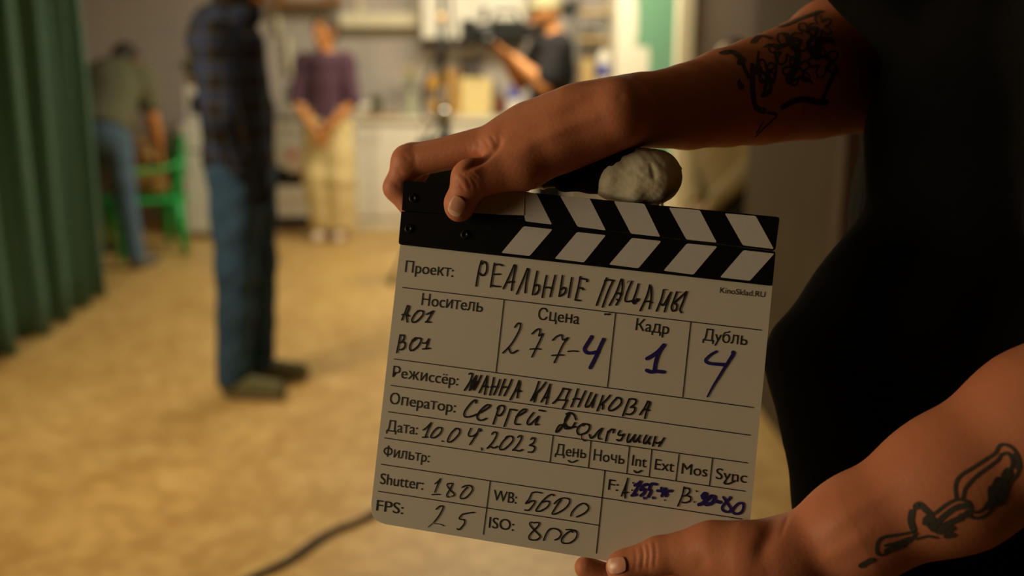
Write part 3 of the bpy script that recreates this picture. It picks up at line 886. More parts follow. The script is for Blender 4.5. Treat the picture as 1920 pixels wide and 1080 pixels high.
# pale pipes on the tiles between the standing man and the woman
for i, (px_, ya, yb_, lbl) in enumerate(((524, 0, 62, 'upper short pale pipe on the tiled wall between man and woman'), (541, 72, 134, 'lower short pale pipe on the tiled wall left of the woman'))):
    x = X(px_, 8.4, 1.4)
    bm = bmesh.new(); tube(bm, [(x, 8.447, Z(ya, 8.4)), (x, 8.40, Z(ya, 8.4)), (x, 8.40, Z(yb_, 8.4)), (x, 8.447, Z(yb_, 8.4))], .022, 10)
    o = bm_obj('pipe', bm, M['cream_paint']); props(o, lbl, 'pipe')

# refrigerator with microwave and potted plant on the left of the standing man
fx0, fx1 = X(346, 7.6, .5), X(440, 7.6, .5)
t = thing('refrigerator', ((fx0 + fx1) / 2, 7.86, 0), 'low white refrigerator partly hidden by the man in jeans', 'refrigerator')
box_obj('body', (fx0, 7.6, .02), (fx1, 8.1, .88), M['enamel'], t, .012); d = box_obj('door', (fx0, 7.555, .05), (fx1, 7.596, .66), M['enamel'], t, .012)
d2 = box_obj('door', (fx0, 7.555, .675), (fx1, 7.596, .87), M['enamel'], t, .012)
for dd, za, zb in ((d, .5, .62), (d2, .71, .80)):
    bm = bmesh.new(); tube(bm, [(fx0 + .05, 7.556, za), (fx0 + .05, 7.52, za), (fx0 + .05, 7.52, zb), (fx0 + .05, 7.556, zb)], .007, 8); bm_obj('handle', bm, M['grey_metal'], dd)
mx0, mx1 = X(350, 7.7, 1.0), X(420, 7.7, 1.0); mz = .882
t = thing('microwave', ((mx0 + mx1) / 2, 7.86, mz), 'small white microwave with black window on the refrigerator', 'microwave')
box_obj('body', (mx0, 7.66, mz), (mx1, 8.02, mz + .27), M['enamel'], t, .01); d = box_obj('door', (mx0 + .01, 7.635, mz + .01), (mx1 - .09, 7.659, mz + .26), M['enamel'], t, .006)
box_obj('window', (mx0 + .05, 7.631, mz + .06), (mx1 - .11, 7.6345, mz + .20), M['black_gloss'], d, .002)
bm = bmesh.new(); lathe(bm, (mx1 - .04, 7.66, mz + .09), [(.02, 0), (.018, .02), (0, .021)], 14, axis=(0, -1, 0)); bm_obj('knob', bm, M['grey_metal'], t)
plx = X(361, 7.8, 1.25)
t = thing('potted_plant', (plx, 7.8, mz + .271), 'leafy plant with red flowers in a pot on the microwave', 'plant')
bm = bmesh.new(); lathe(bm, (plx, 7.8, mz + .271), [(.035, 0), (.05, .07), (.055, .075), (.05, .06)], 16); bm_obj('pot', bm, M['shelf_wood'], t)
bm = bmesh.new(); rr = random.Random(3)
for i in range(46):
    a = rr.random() * 6.28; el = rr.uniform(.2, 1.4); L = rr.uniform(.09, .20)
    tip = Vector((plx + L * math.cos(a) * math.cos(el) * .8, 7.8 + L * math.sin(a) * math.cos(el) * .8, mz + .34 + L * math.sin(el)))
    bs = Vector((plx, 7.8, mz + .335)); mid = bs.lerp(tip, .6); sd = (tip - bs).cross(Vector((0, 0, 1))).normalized() * .02
    vs = [bm.verts.new(bs), bm.verts.new(mid + sd + Vector((0, 0, .01))), bm.verts.new(tip), bm.verts.new(mid - sd + Vector((0, 0, .01)))]
    bm.faces.new(vs)
bm_obj('foliage', bm, M['leaf'], t)
for i in range(4):
    a = i * 1.7; bm = bmesh.new(); r = bmesh.ops.create_icosphere(bm, subdivisions=2, radius=.024)
    for v in r['verts']: v.co = Vector((v.co.x * (1 + .2 * math.sin(9 * v.co.z * 40)), v.co.y, v.co.z * .7)) + Vector((plx + .04 * math.cos(a) + .01, 7.77 + .03 * math.sin(a), mz + .345 + .02 * i))
    bm_obj('flower', bm, M['petal_red'], t)

# storage rack beside the green wall
rx0, rx1, ry0, ry1 = X(1078, 7.9, 1.4), X(1147, 7.9, 1.4), 7.75, 8.2
t = thing('storage_rack', ((rx0 + rx1) / 2, 7.97, 0), 'grey metal rack with tan shelves behind the cameraman', 'shelf')
for sx in (rx0, rx1):
    for sy in (ry0, ry1): box_obj('upright', (sx - .018, sy - .018, 0), (sx + .018, sy + .018, 2.0), M['grey_metal'], t, .002)
SH = [Z(245, 7.8), Z(160, 7.8), Z(70, 7.8), Z(20, 7.8)]
for z_ in SH: box_obj('shelf', (rx0 - .01, ry0 - .01, z_ - .025), (rx1 + .01, ry1 + .01, z_), M['rack_wood'], t, .003)
w = rx1 - rx0
for lo_, hi_, z_, hh, m_, lbl in ((.08, .50, SH[1], .20, M['rack_wood'], 'tan carton on the middle rack shelf behind the cameraman'), (.08, .45, SH[0], .22, M['dark_green_glass'], 'dark box on the lowest visible rack shelf behind the cameraman'), (.55, .92, SH[2], .13, M['grey_metal'], 'grey box on the upper rack shelf')):
    o = box_obj('storage_box', (rx0 + .02 + lo_ * (w - .04), ry0 + .05, z_ + .001), (rx0 + .02 + hi_ * (w - .04), ry1 - .05, z_ + hh), m_, None, .006); props(o, lbl, 'box')
bx = X(1133, 7.82, 1.2)
t = thing('detergent_bottle', (bx, 7.82, SH[1]), 'white plastic bottle with blue label on the rack beside the green wall', 'bottle')
bm = bmesh.new(); lathe(bm, (bx, 7.84, SH[1] + .001), [(.05, 0), (.058, .02), (.058, .20), (.03, .27), (.022, .30), (.022, .34), (0, .342)], 20); bm_obj('body', bm, M['white_paint'], t)
bm = bmesh.new(); lathe(bm, (bx, 7.84, SH[1] + .06), [(.0592, 0), (.0592, .10)], 20); bm_obj('label_band', bm, M['blue'], t, label='blue label')

# ------------------------------------------------------------------ lamp stand with black bag, between the set and the clapper
Ys = 6.3
sx = X(829, Ys, 1.3)
t = thing('lamp_stand', (sx, Ys, 0), 'tall black stand with cable and clamps in the middle of the set', 'stand')
bm = bmesh.new(); tube(bm, [(sx, Ys, .25), (sx, Ys, 1.22)], .021, 12); bm_obj('lower_pole', bm, M['black_plastic'], t)
bm = bmesh.new(); tube(bm, [(sx, Ys, 1.22), (sx, Ys, 1.55)], .026, 12); tube(bm, [(sx, Ys, 1.55), (sx, Ys, 2.5)], .016, 12); bm_obj('upper_pole', bm, M['black_plastic'], t)
bm = bmesh.new(); tube(bm, [(sx, Ys, 1.565), (sx, Ys, 1.63)], .022, 12); bm_obj('collar', bm, M['orange_wood'], t, label='yellow tape collar')
for a in (math.radians(100), math.radians(220), math.radians(340)):
    e = (sx + .42 * math.cos(a), Ys + .42 * math.sin(a), .015)
    bm = bmesh.new(); tube(bm, [(sx + .02 * math.cos(a), Ys + .02 * math.sin(a), .62), e], .011, 8); tube(bm, [(sx, Ys, .30), (sx + .21 * math.cos(a), Ys + .21 * math.sin(a), .315)], .007, 6)
    l_ = bm_obj('leg', bm, M['black_plastic'], t)
    bm = bmesh.new(); lathe(bm, (e[0], e[1], 0), [(.02, 0), (.02, .03), (.012, .035)], 10); bm_obj('rubber_foot', bm, M['black_plastic'], l_)
bm = bmesh.new(); lathe(bm, (sx + .012, Ys - .06, Z(212, Ys)), [(.0, -.035), (.034, -.03), (.036, .03), (.0, .035)], 16, axis=(0, 1, .2)); bm_obj('clamp_knob', bm, M['chrome'], t)
bm = bmesh.new(); box(bm, (sx - .045, Ys - .04, Z(225, Ys)), (sx + .045, Ys + .04, Z(196, Ys)), .01); bm_obj('clamp', bm, M['black_plastic'], t)
bm = bmesh.new()
tube(bm, catmull([(sx + .045, Ys, 2.3), (sx + .06, Ys - .01, 1.7), (sx + .085, Ys - .02, 1.35), (sx + .05, Ys - .03, 1.05), (sx + .03, Ys - .03, .9)]), .011, 8)
bm_obj('cable', bm, M['grey_metal'], t)
bm = bmesh.new()
tube(bm, catmull([(sx - .02, Ys - .03, 1.40), (sx - .11, Ys - .04, 1.2), (sx - .12, Ys - .05, 1.02), (sx - .04, Ys - .05, .98)]), .009, 8)
bm_obj('cable', bm, M['black_plastic'], t)
# black bag hung on the stand
bxx = X(820, Ys - .1, .8)
t = thing('equipment_bag', (bxx, Ys - .14, .5), 'black equipment bag hanging low on the lamp stand', 'bag')
S = Solid((bxx - .25, Ys - .35, .35), (bxx + .25, Ys + .1, 1.05), .008)
S.cap((bxx - .07, Ys - .13, .80), (bxx - .06, Ys - .13, .55), .085, .09, .03); S.cap((bxx + .05, Ys - .13, .84), (bxx + .06, Ys - .13, .55), .075, .09, .03)
S.wobble(.006, 40, 2); solid_obj('pouch', S, M['black_cloth'], t)
bm = bmesh.new(); tube(bm, catmull([(bxx - .09, Ys - .12, .84), (sx - .01, Ys - .06, 1.0), (bxx + .08, Ys - .12, .88)]), .010, 8); bm_obj('strap', bm, M['black_cloth'], t)

# ------------------------------------------------------------------ green plastic chair and the bag on it
chx, chy = X(268, 7.0, .4), 7.0
t = thing('plastic_chair', (chx, chy, 0), 'green plastic garden chair with a brown bag on its seat, behind the curtain', 'chair')
sw = .235
S = Solid((chx - .4, chy - .4, .3), (chx + .4, chy + .4, .55), .008)
for yy in (-.17, .17): S.cap((chx - .20, chy + yy, .405), (chx + .17, chy + yy, .395), .05, .05, .02, ((0, 0, 1), .35))
S.cap((chx - .20, chy, .402), (chx + .17, chy, .392), .16, .16, .02, ((0, 0, 1), .09))
for yy in (-.2, .2): S.cap((chx - .2, chy + yy, .40), (chx + .2, chy + yy, .39), .016, k=.01)
solid_obj('seat', S, M['green_plastic'], t)
# back: rounded panel between two uprights, right of the seat
def slab(bm, pts, th, mi=0):
    a = [bm.verts.new(Vector(p) - Vector(th) / 2) for p in pts]; b_ = [bm.verts.new(Vector(p) + Vector(th) / 2) for p in pts]
    bm.faces.new(a[::-1]); bm.faces.new(b_)
    for i in range(len(pts)): bm.faces.new((a[i], a[(i + 1) % len(pts)], b_[(i + 1) % len(pts)], b_[i]))
bm = bmesh.new()
bp = []
for i in range(24):
    aa = 2 * math.pi * i / 24
    cy_ = math.copysign(abs(math.cos(aa)) ** .6, math.cos(aa)) * .20; cz_ = math.copysign(abs(math.sin(aa)) ** .6, math.sin(aa)) * .17
    bp.append((chx + .235 + cz_ * .25, chy + cy_, .66 + cz_))
slab(bm, bp, (.022, 0, 0)); bm_obj('backrest', bm, M['green_plastic'], t)
for yy in (-.19, .19):
    bm = bmesh.new(); tube(bm, catmull([(chx + .18, chy + yy, .40), (chx + .20, chy + yy, .50), (chx + .235, chy + yy * .98, .62), (chx + .25, chy + yy * .9, .72)]), [.026] * 19, 8); bm_obj('back_post', bm, M['green_plastic'], t)
for dx, dy in ((-.2, -.2), (-.2, .2), (.19, -.2), (.19, .2)):
    bm = bmesh.new(); s1 = 1.12
    tube(bm, [(chx + dx * s1, chy + dy * s1, 0), (chx + dx, chy + dy, .40)], [.024, .040], 8); bm_obj('leg', bm, M['green_plastic'], t)
for yy in (-.23, .23):
    bm = bmesh.new(); tube(bm, catmull([(chx + .24, chy + yy * .9, .66), (chx + .1, chy + yy * 1.05, .62), (chx - .12, chy + yy * 1.05, .60), (chx - .19, chy + yy, .52), (chx - .2, chy + yy * .9, .41)]), .018, 8); bm_obj('armrest', bm, M['green_plastic'], t)
S = Solid((chx - .35, chy - .3, .38), (chx + .3, chy + .3, .9), .008)
S.cap((chx - .13, chy - .02, .55), (chx + .06, chy - .02, .55), .125, .125, .04); S.cap((chx - .14, chy - .02, .52), (chx + .09, chy - .02, .52), .11, .11, .04)
S.cap((chx - .06, chy - .02, .64), (chx + .03, chy - .02, .66), .08, .08, .05)
S.wobble(.008, 30, 6); S.plane((0, 0, .425), (0, 0, -1))
o = thing('bag', (chx - .03, chy - .02, .425), 'soft brown bag on the seat of the green plastic chair', 'bag')
solid_obj('pouch', S, M['brown_bag'], o)
for dy in (-.05, .03):
    bm = bmesh.new(); tube(bm, catmull([(chx - .12, chy + dy, .69), (chx - .08, chy + dy, .80), (chx + .04, chy + dy, .80), (chx + .07, chy + dy, .69)]), .010, 8); bm_obj('strap', bm, M['brown_bag'], o)

t.rotation_euler.z = math.radians(32)

# ------------------------------------------------------------------ cable on the floor
cpts = [FL(x, y, .009) for x, y in ((430, 1105), (480, 1079), (540, 1052), (592, 1018), (625, 996), (665, 980), (705, 962), (760, 930), (830, 880), (930, 810), (1000, 740), (1010, 660), (940, 580), (860, 530))]
bm = bmesh.new(); tube(bm, catmull(cpts, 8), .0105, 8); tube(bm, catmull([p_ + np.array([.008 + .012 * math.sin(i * 1.7), .02, 0]) for i, p_ in enumerate(cpts)], 8), .0095, 8)
o = bm_obj('floor_cable', bm, M['cable']); props(o, 'dark double cable snaking over the ochre floor below the clapperboard', 'cable')

# ------------------------------------------------------------------ people on the set
def root(p, label): return thing('person', (p.pos[0], p.pos[1], 0), label, 'person')


# the man in jeans, seen from his right side, facing right
Ym = 4.03
p = Pose((X(455, Ym, .9), Ym), math.radians(-4), 1.82,
         pelvis=(-.01, 0, .93), chest=(-.015, 0, 1.25), neck=(0, 0, 1.46), head=(.045, 0, 1.585), face=(.5, .85, -.1), headup=(.2, 0, 1),
         hip_l=(0, .085, .90), hip_r=(0, -.085, .90), kn_l=(.0, .10, .49), kn_r=(-.02, -.09, .49), an_l=(-.02, .12, .085), an_r=(-.06, -.09, .085), toe_l=(.15, .14, .03), toe_r=(.125, -.10, .03),
         sh_l=(-.03, .18, 1.39), sh_r=(-.03, -.18, 1.39), el_r=(.02, -.245, 1.13), wr_r=(.05, -.155, .905), el_l=(.0, .24, 1.12), wr_l=(.05, .15, .90))
t = root(p, 'person in dark plaid shirt and blue jeans standing side-on in front of the set')
body(p, t, M['skin_bg'], palm=((0, -.4, -1), (0, .4, -1)))
shirt(p, t, M['plaid'], hem=-.02, loose=.020, full_sleeve=True, name='shirt', flare=.0, build=1.0)
trousers(p, t, M['denim'], loose=.014, wide=.008, name='jeans', wob=.006)
shoes(p, t, M['olive_shoe'], M['sole_pale']); hair(p, t, M['hair_dark'], back=.09); beard(p, t, M['beard'])
hood = p['neck']
S = Solid(hood - .25, hood + .25, .008)
S.cap(hood - .05 * p.f - .01 * p.u, hood + .02 * p.f + .03 * p.u, .105, .095, .03, (p.u, .75)); S.cap(hood - .10 * p.f - .03 * p.u, hood - .07 * p.f, .075, .075, .03)
solid_obj('hood', S, M['plaid'], t)
S = Solid(p.L((.02, -.40, .70)) - .2, p.L((.20, .0, 1.0)) + .2, .008)
S.cap(p.L((.10, -.165, .93)), p.L((.115, -.165, .83)), .050, .045, .02, (p.l, .6)); S.wobble(.003, 60, 4)
solid_obj('belt_pouch', S, M['black_cloth'], t)

# the woman in purple, hands clasped
Yw = 7.50
p = Pose((X(614, Yw, .9), Yw), math.radians(-98), 1.66,
         pelvis=(0, 0, .97), chest=(0, 0, 1.27), head=(.03, .015, 1.62), face=(1, -.35, -.05), headup=(.05, .03, 1),
         sh_l=(0, .17, 1.40), sh_r=(0, -.17, 1.40), el_l=(.05, .235, 1.10), el_r=(.05, -.235, 1.10), wr_l=(.19, .045, .90), wr_r=(.19, -.045, .89),
         an_l=(-.02, .07, .085), an_r=(-.02, -.05, .085), toe_l=(.14, .09, .03), toe_r=(.14, -.09, .03), kn_l=(.02, .085, .5), kn_r=(.02, -.085, .5))
t = root(p, 'person with tied dark hair in a purple top and wide cream trousers, hands clasped')
f_, l_, u_ = p.f, p.l, p.u
body(p, t, M['skin_bg'], palm=(-f_, -f_), build=.9, hdir=(-.5 * l_ - .7 * u_, .5 * l_ - .7 * u_))
shirt(p, t, M['purple_knit'], hem=-.10, sleeve=.95, loose=.022, flare=.01, name='knit_top', build=.88)
trousers(p, t, M['cream_cloth'], loose=.020, wide=.065, to=.12, wob=.005)
shoes(p, t, M['white_shoe'], M['white_shoe']); hair(p, t, M['hair_brown'], back=.0, tail=((-.09, -.02, -.04), (-.10, -.03, -.20)))

# the person bending over the chair, back to the viewer
Yp = 6.5
px_ = X(193, Yp, .9)
p = Pose((px_, Yp), math.radians(88), 1.72,
         pelvis=(-.02, 0, .95), chest=(.18, 0, 1.20), neck=(.34, 0, 1.31), head=(.46, 0, 1.355), face=(1, 0, -.95), headup=(.95, 0, 1),
         sh_l=(.27, .19, 1.26), sh_r=(.27, -.19, 1.26), el_l=(.30, .27, .98), el_r=(.29, -.225, .98), wr_l=(.42, .10, .80), wr_r=(.40, -.21, .76),
         hip_l=(-.02, .095, .91), hip_r=(-.02, -.085, .91), kn_l=(.03, .14, .5), kn_r=(.0, -.11, .49), an_l=(-.02, .16, .085), an_r=(-.03, -.155, .085), toe_l=(.14, .22, .03), toe_r=(.12, -.22, .03))
t = root(p, 'person in grey-green T-shirt and jeans bending over the green chair, back turned')
body(p, t, M['skin_bg'])
shirt(p, t, M['sage_cloth'], hem=-.03, sleeve=.62, loose=.030)
trousers(p, t, M['denim_dark'], loose=.012, wide=.004, name='jeans')
shoes(p, t, M['grey_shoe'], M['sole_pale']); hair(p, t, M['hair_dark'], back=.0)

# the cameraman
Yc = 7.0
p = Pose((X(1035, Yc, 1.3), Yc), math.radians(196), 1.80,
         head=(.055, .0, 1.60), face=(1, 0, -.05), sh_l=(.02, .19, 1.40), sh_r=(.0, -.19, 1.40), el_l=(.12, .24, 1.14), wr_l=(.30, .10, 1.33),
         el_r=(.16, -.2, 1.15), wr_r=(.33, -.02, 1.34))
t = root(p, 'person in black T-shirt and pale cap holding a video camera on the shoulder')
f_, l_, u_ = p.f, p.l, p.u
body(p, t, M['skin_bg'], build=1.08, palm=(u_, u_), hdir=(f_ * .8 + u_ * .5, f_ * .8 + u_ * .5))
shirt(p, t, M['charcoal_cloth'], hem=-.10, sleeve=.75, loose=.03, build=1.1)
trousers(p, t, M['black_cloth'], loose=.016); shoes(p, t, M['black_cloth'], M['sole_pale'])
hf, hl, hu = p.headframe(); hd = p['head']
S = Solid(hd - .25, hd + .25, .006)
S.cap(hd + .036 * hu - .02 * hf, hd + .036 * hu + .01 * hf, .104, .098, .02, (hl, .88)); S.plane(hd + .035 * hu, -hu)
S.cap(hd + .055 * hu + .08 * hf, hd + .045 * hu + .15 * hf, .07, .055, .01, (hu, .12))
solid_obj('cap', S, M['yellow_cap'], t); beard(p, t, M['beard'])
# video camera on his shoulder: side towards the viewer
q = lambda a, b_, c: p.L((a, b_, c))
hands = p['wr_l']
t = thing('video_camera', q(.36, .02, 1.40), 'black shoulder video camera with matte box, held by the person in black T-shirt', 'camera')
R3 = Matrix(((p.f[0], p.l[0], 0), (p.f[1], p.l[1], 0), (0, 0, 1)))
def cbox(name, c, s, m_, par, bev=.006):
    bm = bmesh.new(); vs = box(bm, (-s[0] / 2, -s[1] / 2, -s[2] / 2), (s[0] / 2, s[1] / 2, s[2] / 2), bev, rot=R3)
    w_ = q(*c)
    for v in bm.verts: v.co += Vector(w_)
    return bm_obj(name, bm, m_, par)
cbox('body', (.33, .06, 1.50), (.22, .12, .13), M['black_plastic'], t)
cbox('battery', (.20, .10, 1.49), (.05, .07, .10), M['black_plastic'], t)
bm = bmesh.new(); lathe(bm, q(.44, .06, 1.49), [(.05, 0), (.055, .02), (.055, .07), (.045, .09), (.06, .10)], 20, axis=p.f); bm_obj('lens', bm, M['black_plastic'], t)
mb = cbox('matte_box', (.585, .06, 1.485), (.07, .15, .16), M['black_plastic'], t)
bm = bmesh.new(); tube(bm, [q(.25, .06, 1.56), q(.27, .06, 1.62), q(.40, .06, 1.62), q(.42, .06, 1.56)], .013, 8); bm_obj('top_handle', bm, M['black_plastic'], t)
cbox('monitor', (.50, .12, 1.60), (.02, .11, .08), M['black_plastic'], t)
bm = bmesh.new(); tube(bm, [q(.26, .06, 1.43), q(.60, .06, 1.40)], .009, 8); tube(bm, [q(.26, -.0, 1.43), q(.60, -.0, 1.40)], .009, 8); bm_obj('rod', bm, M['grey_metal'], t)
bm = bmesh.new(); lathe(bm, q(.47, .13, 1.43), [(.0, -.012), (.04, -.012), (.04, .012), (.0, .012)], 16, axis=p.l); bm_obj('focus_wheel', bm, M['black_plastic'], t)
# microphone/headphone clamp behind the head
lmp = PY(1073, 16, 7.2)
t = thing('clip_lamp', (lmp[0], lmp[1], lmp[2] - .12), 'small black lamp head on the rack behind the cameraman', 'lamp')
bm = bmesh.new(); lathe(bm, lmp, [(.0, -.05), (.035, -.045), (.045, .0), (.062, .06), (.055, .058), (.03, .0)], 18, axis=(-.6, -.7, -.2)); bm_obj('lamp_head', bm, M['black_plastic'], t)
bm = bmesh.new(); tube(bm, catmull([lmp + np.array([.03, .03, .02]), lmp + np.array([.05, .3, .10]), np.array([rx0 + .01, ry0 - .02, lmp[2] + .05])]), .010, 8); bm_obj('arm', bm, M['black_plastic'], t)

# the dark-haired person half hidden behind the raised arm
Yd = 4.72
p = Pose((X(1368, Yd, 1.0), Yd), math.radians(222), 1.47,
         head=(.03, 0, 1.615), face=(1, .15, -.1), el_r=(.0, -.22, 1.12), wr_r=(.21, -.05, .84), el_l=(.06, .22, 1.08), wr_l=(.22, .05, .85))
t = root(p, 'person with dark hair half hidden behind the raised tattooed arm')
body(p, t, M['skin_pale'])
shirt(p, t, M['olive_cloth'], hem=-.06, loose=.025, full_sleeve=True, name='jumper')
trousers(p, t, M['charcoal_cloth']); shoes(p, t, M['grey_shoe'], M['sole_pale']); hair(p, t, M['hair_dark'], back=.04, front=.035)

# ------------------------------------------------------------------ the clapperboard: plane found from its four corners
_c = [(757, 338), (1462, 407), (1395, 1094), (692, 979)]
_r = [ray(*c) for c in _c]
_A = np.stack([_r[0], -_r[1], _r[2], -_r[3]], 1)
_d = np.linalg.svd(_A)[2][-1]; _d = _d / _d[0] * 0.70
_p = [_r[i] * _d[i] + CAM for i in range(4)]
BO = _p[0]
BU = _p[1] - _p[0]; BU /= np.linalg.norm(BU)
BN = np.cross(BU, _p[3] - _p[0]); BN /= np.linalg.norm(BN)
if BN @ FWD > 0: BN = -BN                   # towards the camera
BV = np.cross(BU, BN); BV /= np.linalg.norm(BV)
if BV[2] > 0: BV = -BV


def on_plane(px, py, off=0.0):
    r = ray(px, py); o = BO + BN * off
    return CAM + r * (((o - CAM) @ BN) / (r @ BN))


def uv(px, py, off=0.0):
    q = on_plane(px, py, off) - BO; return np.array([q @ BU, q @ BV])


def W3(u_, v_, off=0.0): return BO + BU * u_ + BV * v_ + BN * off


def J(px, py, off, d=None):                 # a point seen at (px, py), off metres in front of the board
    if d is not None: return P(px, py, d)
    return on_plane(px, py, off)


def rounded(poly, r, n=5):
    out = []; m_ = len(poly); rs = r if hasattr(r, '__len__') else [r] * m_
    for i in range(m_):
        p_, a, b_ = np.array(poly[i], float), np.array(poly[i - 1], float), np.array(poly[(i + 1) % m_], float)
        da, db = (a - p_) / np.linalg.norm(a - p_), (b_ - p_) / np.linalg.norm(b_ - p_)
        if rs[i] <= 0: out.append(p_); continue
        s_, e_ = p_ + da * rs[i], p_ + db * rs[i]
        for k in range(n + 1):
            t_ = k / n; out.append((1 - t_) ** 2 * s_ + 2 * t_ * (1 - t_) * p_ + t_ * t_ * e_)
    return out


def plate(bm, poly_uv, front, back, mi=0, bev=.0004):
    a = [bm.verts.new(W3(u_, v_, front)) for u_, v_ in poly_uv]; b_ = [bm.verts.new(W3(u_, v_, back)) for u_, v_ in poly_uv]
    fs = [bm.faces.new(a), bm.faces.new(b_[::-1])]
    n_ = len(a)
    for i in range(n_): fs.append(bm.faces.new((a[i], b_[i], b_[(i + 1) % n_], a[(i + 1) % n_])))
    for f in fs: f.material_index = mi
    if bev:
        es = [e for e in fs[0].edges] + [e for e in fs[1].edges]
        rr = bmesh.ops.bevel(bm, geom=es, offset=bev, segments=2, affect='EDGES')
        for f in rr['faces']: f.material_index = mi


PXM = 0.70 * 1.0 / F                        # metres a pixel covers at the board

clap = thing('clapperboard', W3(.125, .24, -.004), 'white film clapperboard with striped sticks and handwritten notes, held in both hands', 'clapperboard')
# white slate
bm = bmesh.new()
BLc = (694.5, 983)
poly = rounded([uv(751, 452), uv(1449, 528), uv(1395.5, 1094), uv(692.5, 978)], [.001, .001, .012, .012])
plate(bm, poly, 0.0, -.004)
slate = bm_obj('slate', bm, M['board_white'], clap)
# lower and upper sticks
bm = bmesh.new()
plate(bm, rounded([uv(752.5, 396, .004), uv(1000, 415, .004), uv(1454.5, 471.5, .004), uv(1448.5, 536, .004), uv(747, 458, .004)], [.0005, .0005, .0015, .0018, .0018]), .004, -.009)
LOW = [[(982, 424), (1036, 430), (993, 480), (940, 474)], [(1082, 435), (1136, 441), (1095, 492), (1040, 485)], [(1185, 446), (1240, 452), (1197, 503), (1142, 496)], [(1288, 456.5), (1345, 462), (1300, 515), (1244, 507.5)], [(1394, 469), (1452, 475.5), (1406, 526.5), (1350, 520)]]
for q_ in LOW: plate(bm, rounded([uv(*c, .0042) for c in q_], .0011, 3), .00425, .0035, 1, 0)
bm_obj('lower_stick', bm, [M['stick_black'], M['stripe']], clap)
bm = bmesh.new()
plate(bm, rounded([uv(757, 338, .004), uv(1462, 407, .004), uv(1454, 468.5, .004), uv(1000, 413.5, .004), uv(940, 409, .004), uv(753.5, 394.5, .004)], [.0018, .0018, .0012, .0004, .0004, .0005]), .004, -.009)
UPP = [[(975, 357), (1006, 363), (1035, 421), (985, 415)], [(1050, 367), (1105, 371), (1136, 432), (1083, 425)], [(1151, 377), (1208, 382), (1238, 444), (1183, 438)], [(1254, 389), (1312, 394), (1344, 455), (1287, 449)], [(1359, 400), (1417, 405), (1451, 467), (1393, 460)]]
for q_ in UPP: plate(bm, rounded([uv(*c, .0042) for c in q_], .0011, 3), .00425, .0035, 1, 0)
bm_obj('upper_stick', bm, [M['stick_black'], M['stripe']], clap)
for sxp in ((775, 372), (767, 429), (872, 440)):
    bm = bmesh.new(); lathe(bm, on_plane(*sxp, .004), [(.0032, -.0002), (.0032, .0006), (.0024, .0010), (.0014, .0010), (.0012, .0005), (.0, .0005)], 16, axis=BN)
    bm_obj('hinge_screw', bm, M['screw'], clap)
# tape wrapped round the upper stick
bm = bmesh.new()
tp = [(905, 357), (930, 353), (984, 341.5), (982.5, 403.5), (940, 402.5), (880, 399)]
plate(bm, [uv(*c, .0046) for c in tp], .0047, .0041, 0, 0)
plate(bm, [uv(*c, .0046) for c in ((905, 357), (930, 353), (984, 341.5), (984, 339), (905, 349))], .0047, -.0095, 0, 0)
bm_obj('tape', bm, M['tape'], clap, label='pale masking tape wrapped round the upper stick')


# printed form: lines and words
def stroke(bm, pts3, w, mi=0, off_n=None, taper=None):
    """flat ribbon of width w (metres) along points in the board plane, round ends"""
    pts3 = [np.array(p_) for p_ in pts3]
    if len(pts3) == 1: pts3 = [pts3[0], pts3[0] + BU * 1e-5]
    L, R_ = [], []
    n_ = len(pts3)
    for i in range(n_):
        t_ = pts3[min(i + 1, n_ - 1)] - pts3[max(i - 1, 0)]
        nn = BN if off_n is None else off_n[i]
        s_ = np.cross(nn, t_); ln = np.linalg.norm(s_)
        s_ = s_ / ln if ln > 1e-12 else BV
        ww = w * (1 if taper is None else taper[0] + (taper[1] - taper[0]) * i / (n_ - 1))
        L.append(bm.verts.new(pts3[i] + s_ * ww / 2)); R_.append(bm.verts.new(pts3[i] - s_ * ww / 2))
    for i in range(n_ - 1):
        try:
            f = bm.faces.new((L[i], L[i + 1], R_[i + 1], R_[i])); f.material_index = mi
        except ValueError: pass
    for i, (p_, q_) in enumerate(((pts3[0], pts3[1]), (pts3[-1], pts3[-2]))):
        nn = BN if off_n is None else off_n[0 if i == 0 else -1]
        t_ = p_ - q_; t_ = t_ / max(np.linalg.norm(t_), 1e-12); s_ = np.cross(nn, t_)
        ww = w * (1 if taper is None else taper[i])
        vs = [bm.verts.new(p_ + (s_ * math.cos(a) + t_ * math.sin(a)) * ww / 2) for a in np.linspace(0, math.pi, 7)]
        f = bm.faces.new(vs); f.material_index = mi


bm = bmesh.new()
LINES = [((755, 539), (1427, 619)), ((945, 562), (930, 697)), ((1154, 587), (1139, 725)), ((1295, 603.5), (1280, 744)),
         ((739, 673), (1412, 764)), ((733, 722.5), (1406, 816)), ((728, 772), (1401, 868)), ((721, 821), (1396, 921)), ((715, 870.5), (1390, 973)), ((709, 921), (1123, 985)),
         ((1037, 817), (1031, 866)), ((1108, 827), (1103, 877)), ((1180, 838), (1175, 888)), ((1222, 843.5), (1217, 893)), ((1273, 852), (1267, 902)), ((1336, 859), (1330, 911)),
         ((1134, 882), (1118, 1037)), ((919, 902), (906, 1002))]
for a, b_ in LINES: stroke(bm, [on_plane(*a, .00025), on_plane(*b_, .00025)], 1.7 * PXM)


_GC = {}


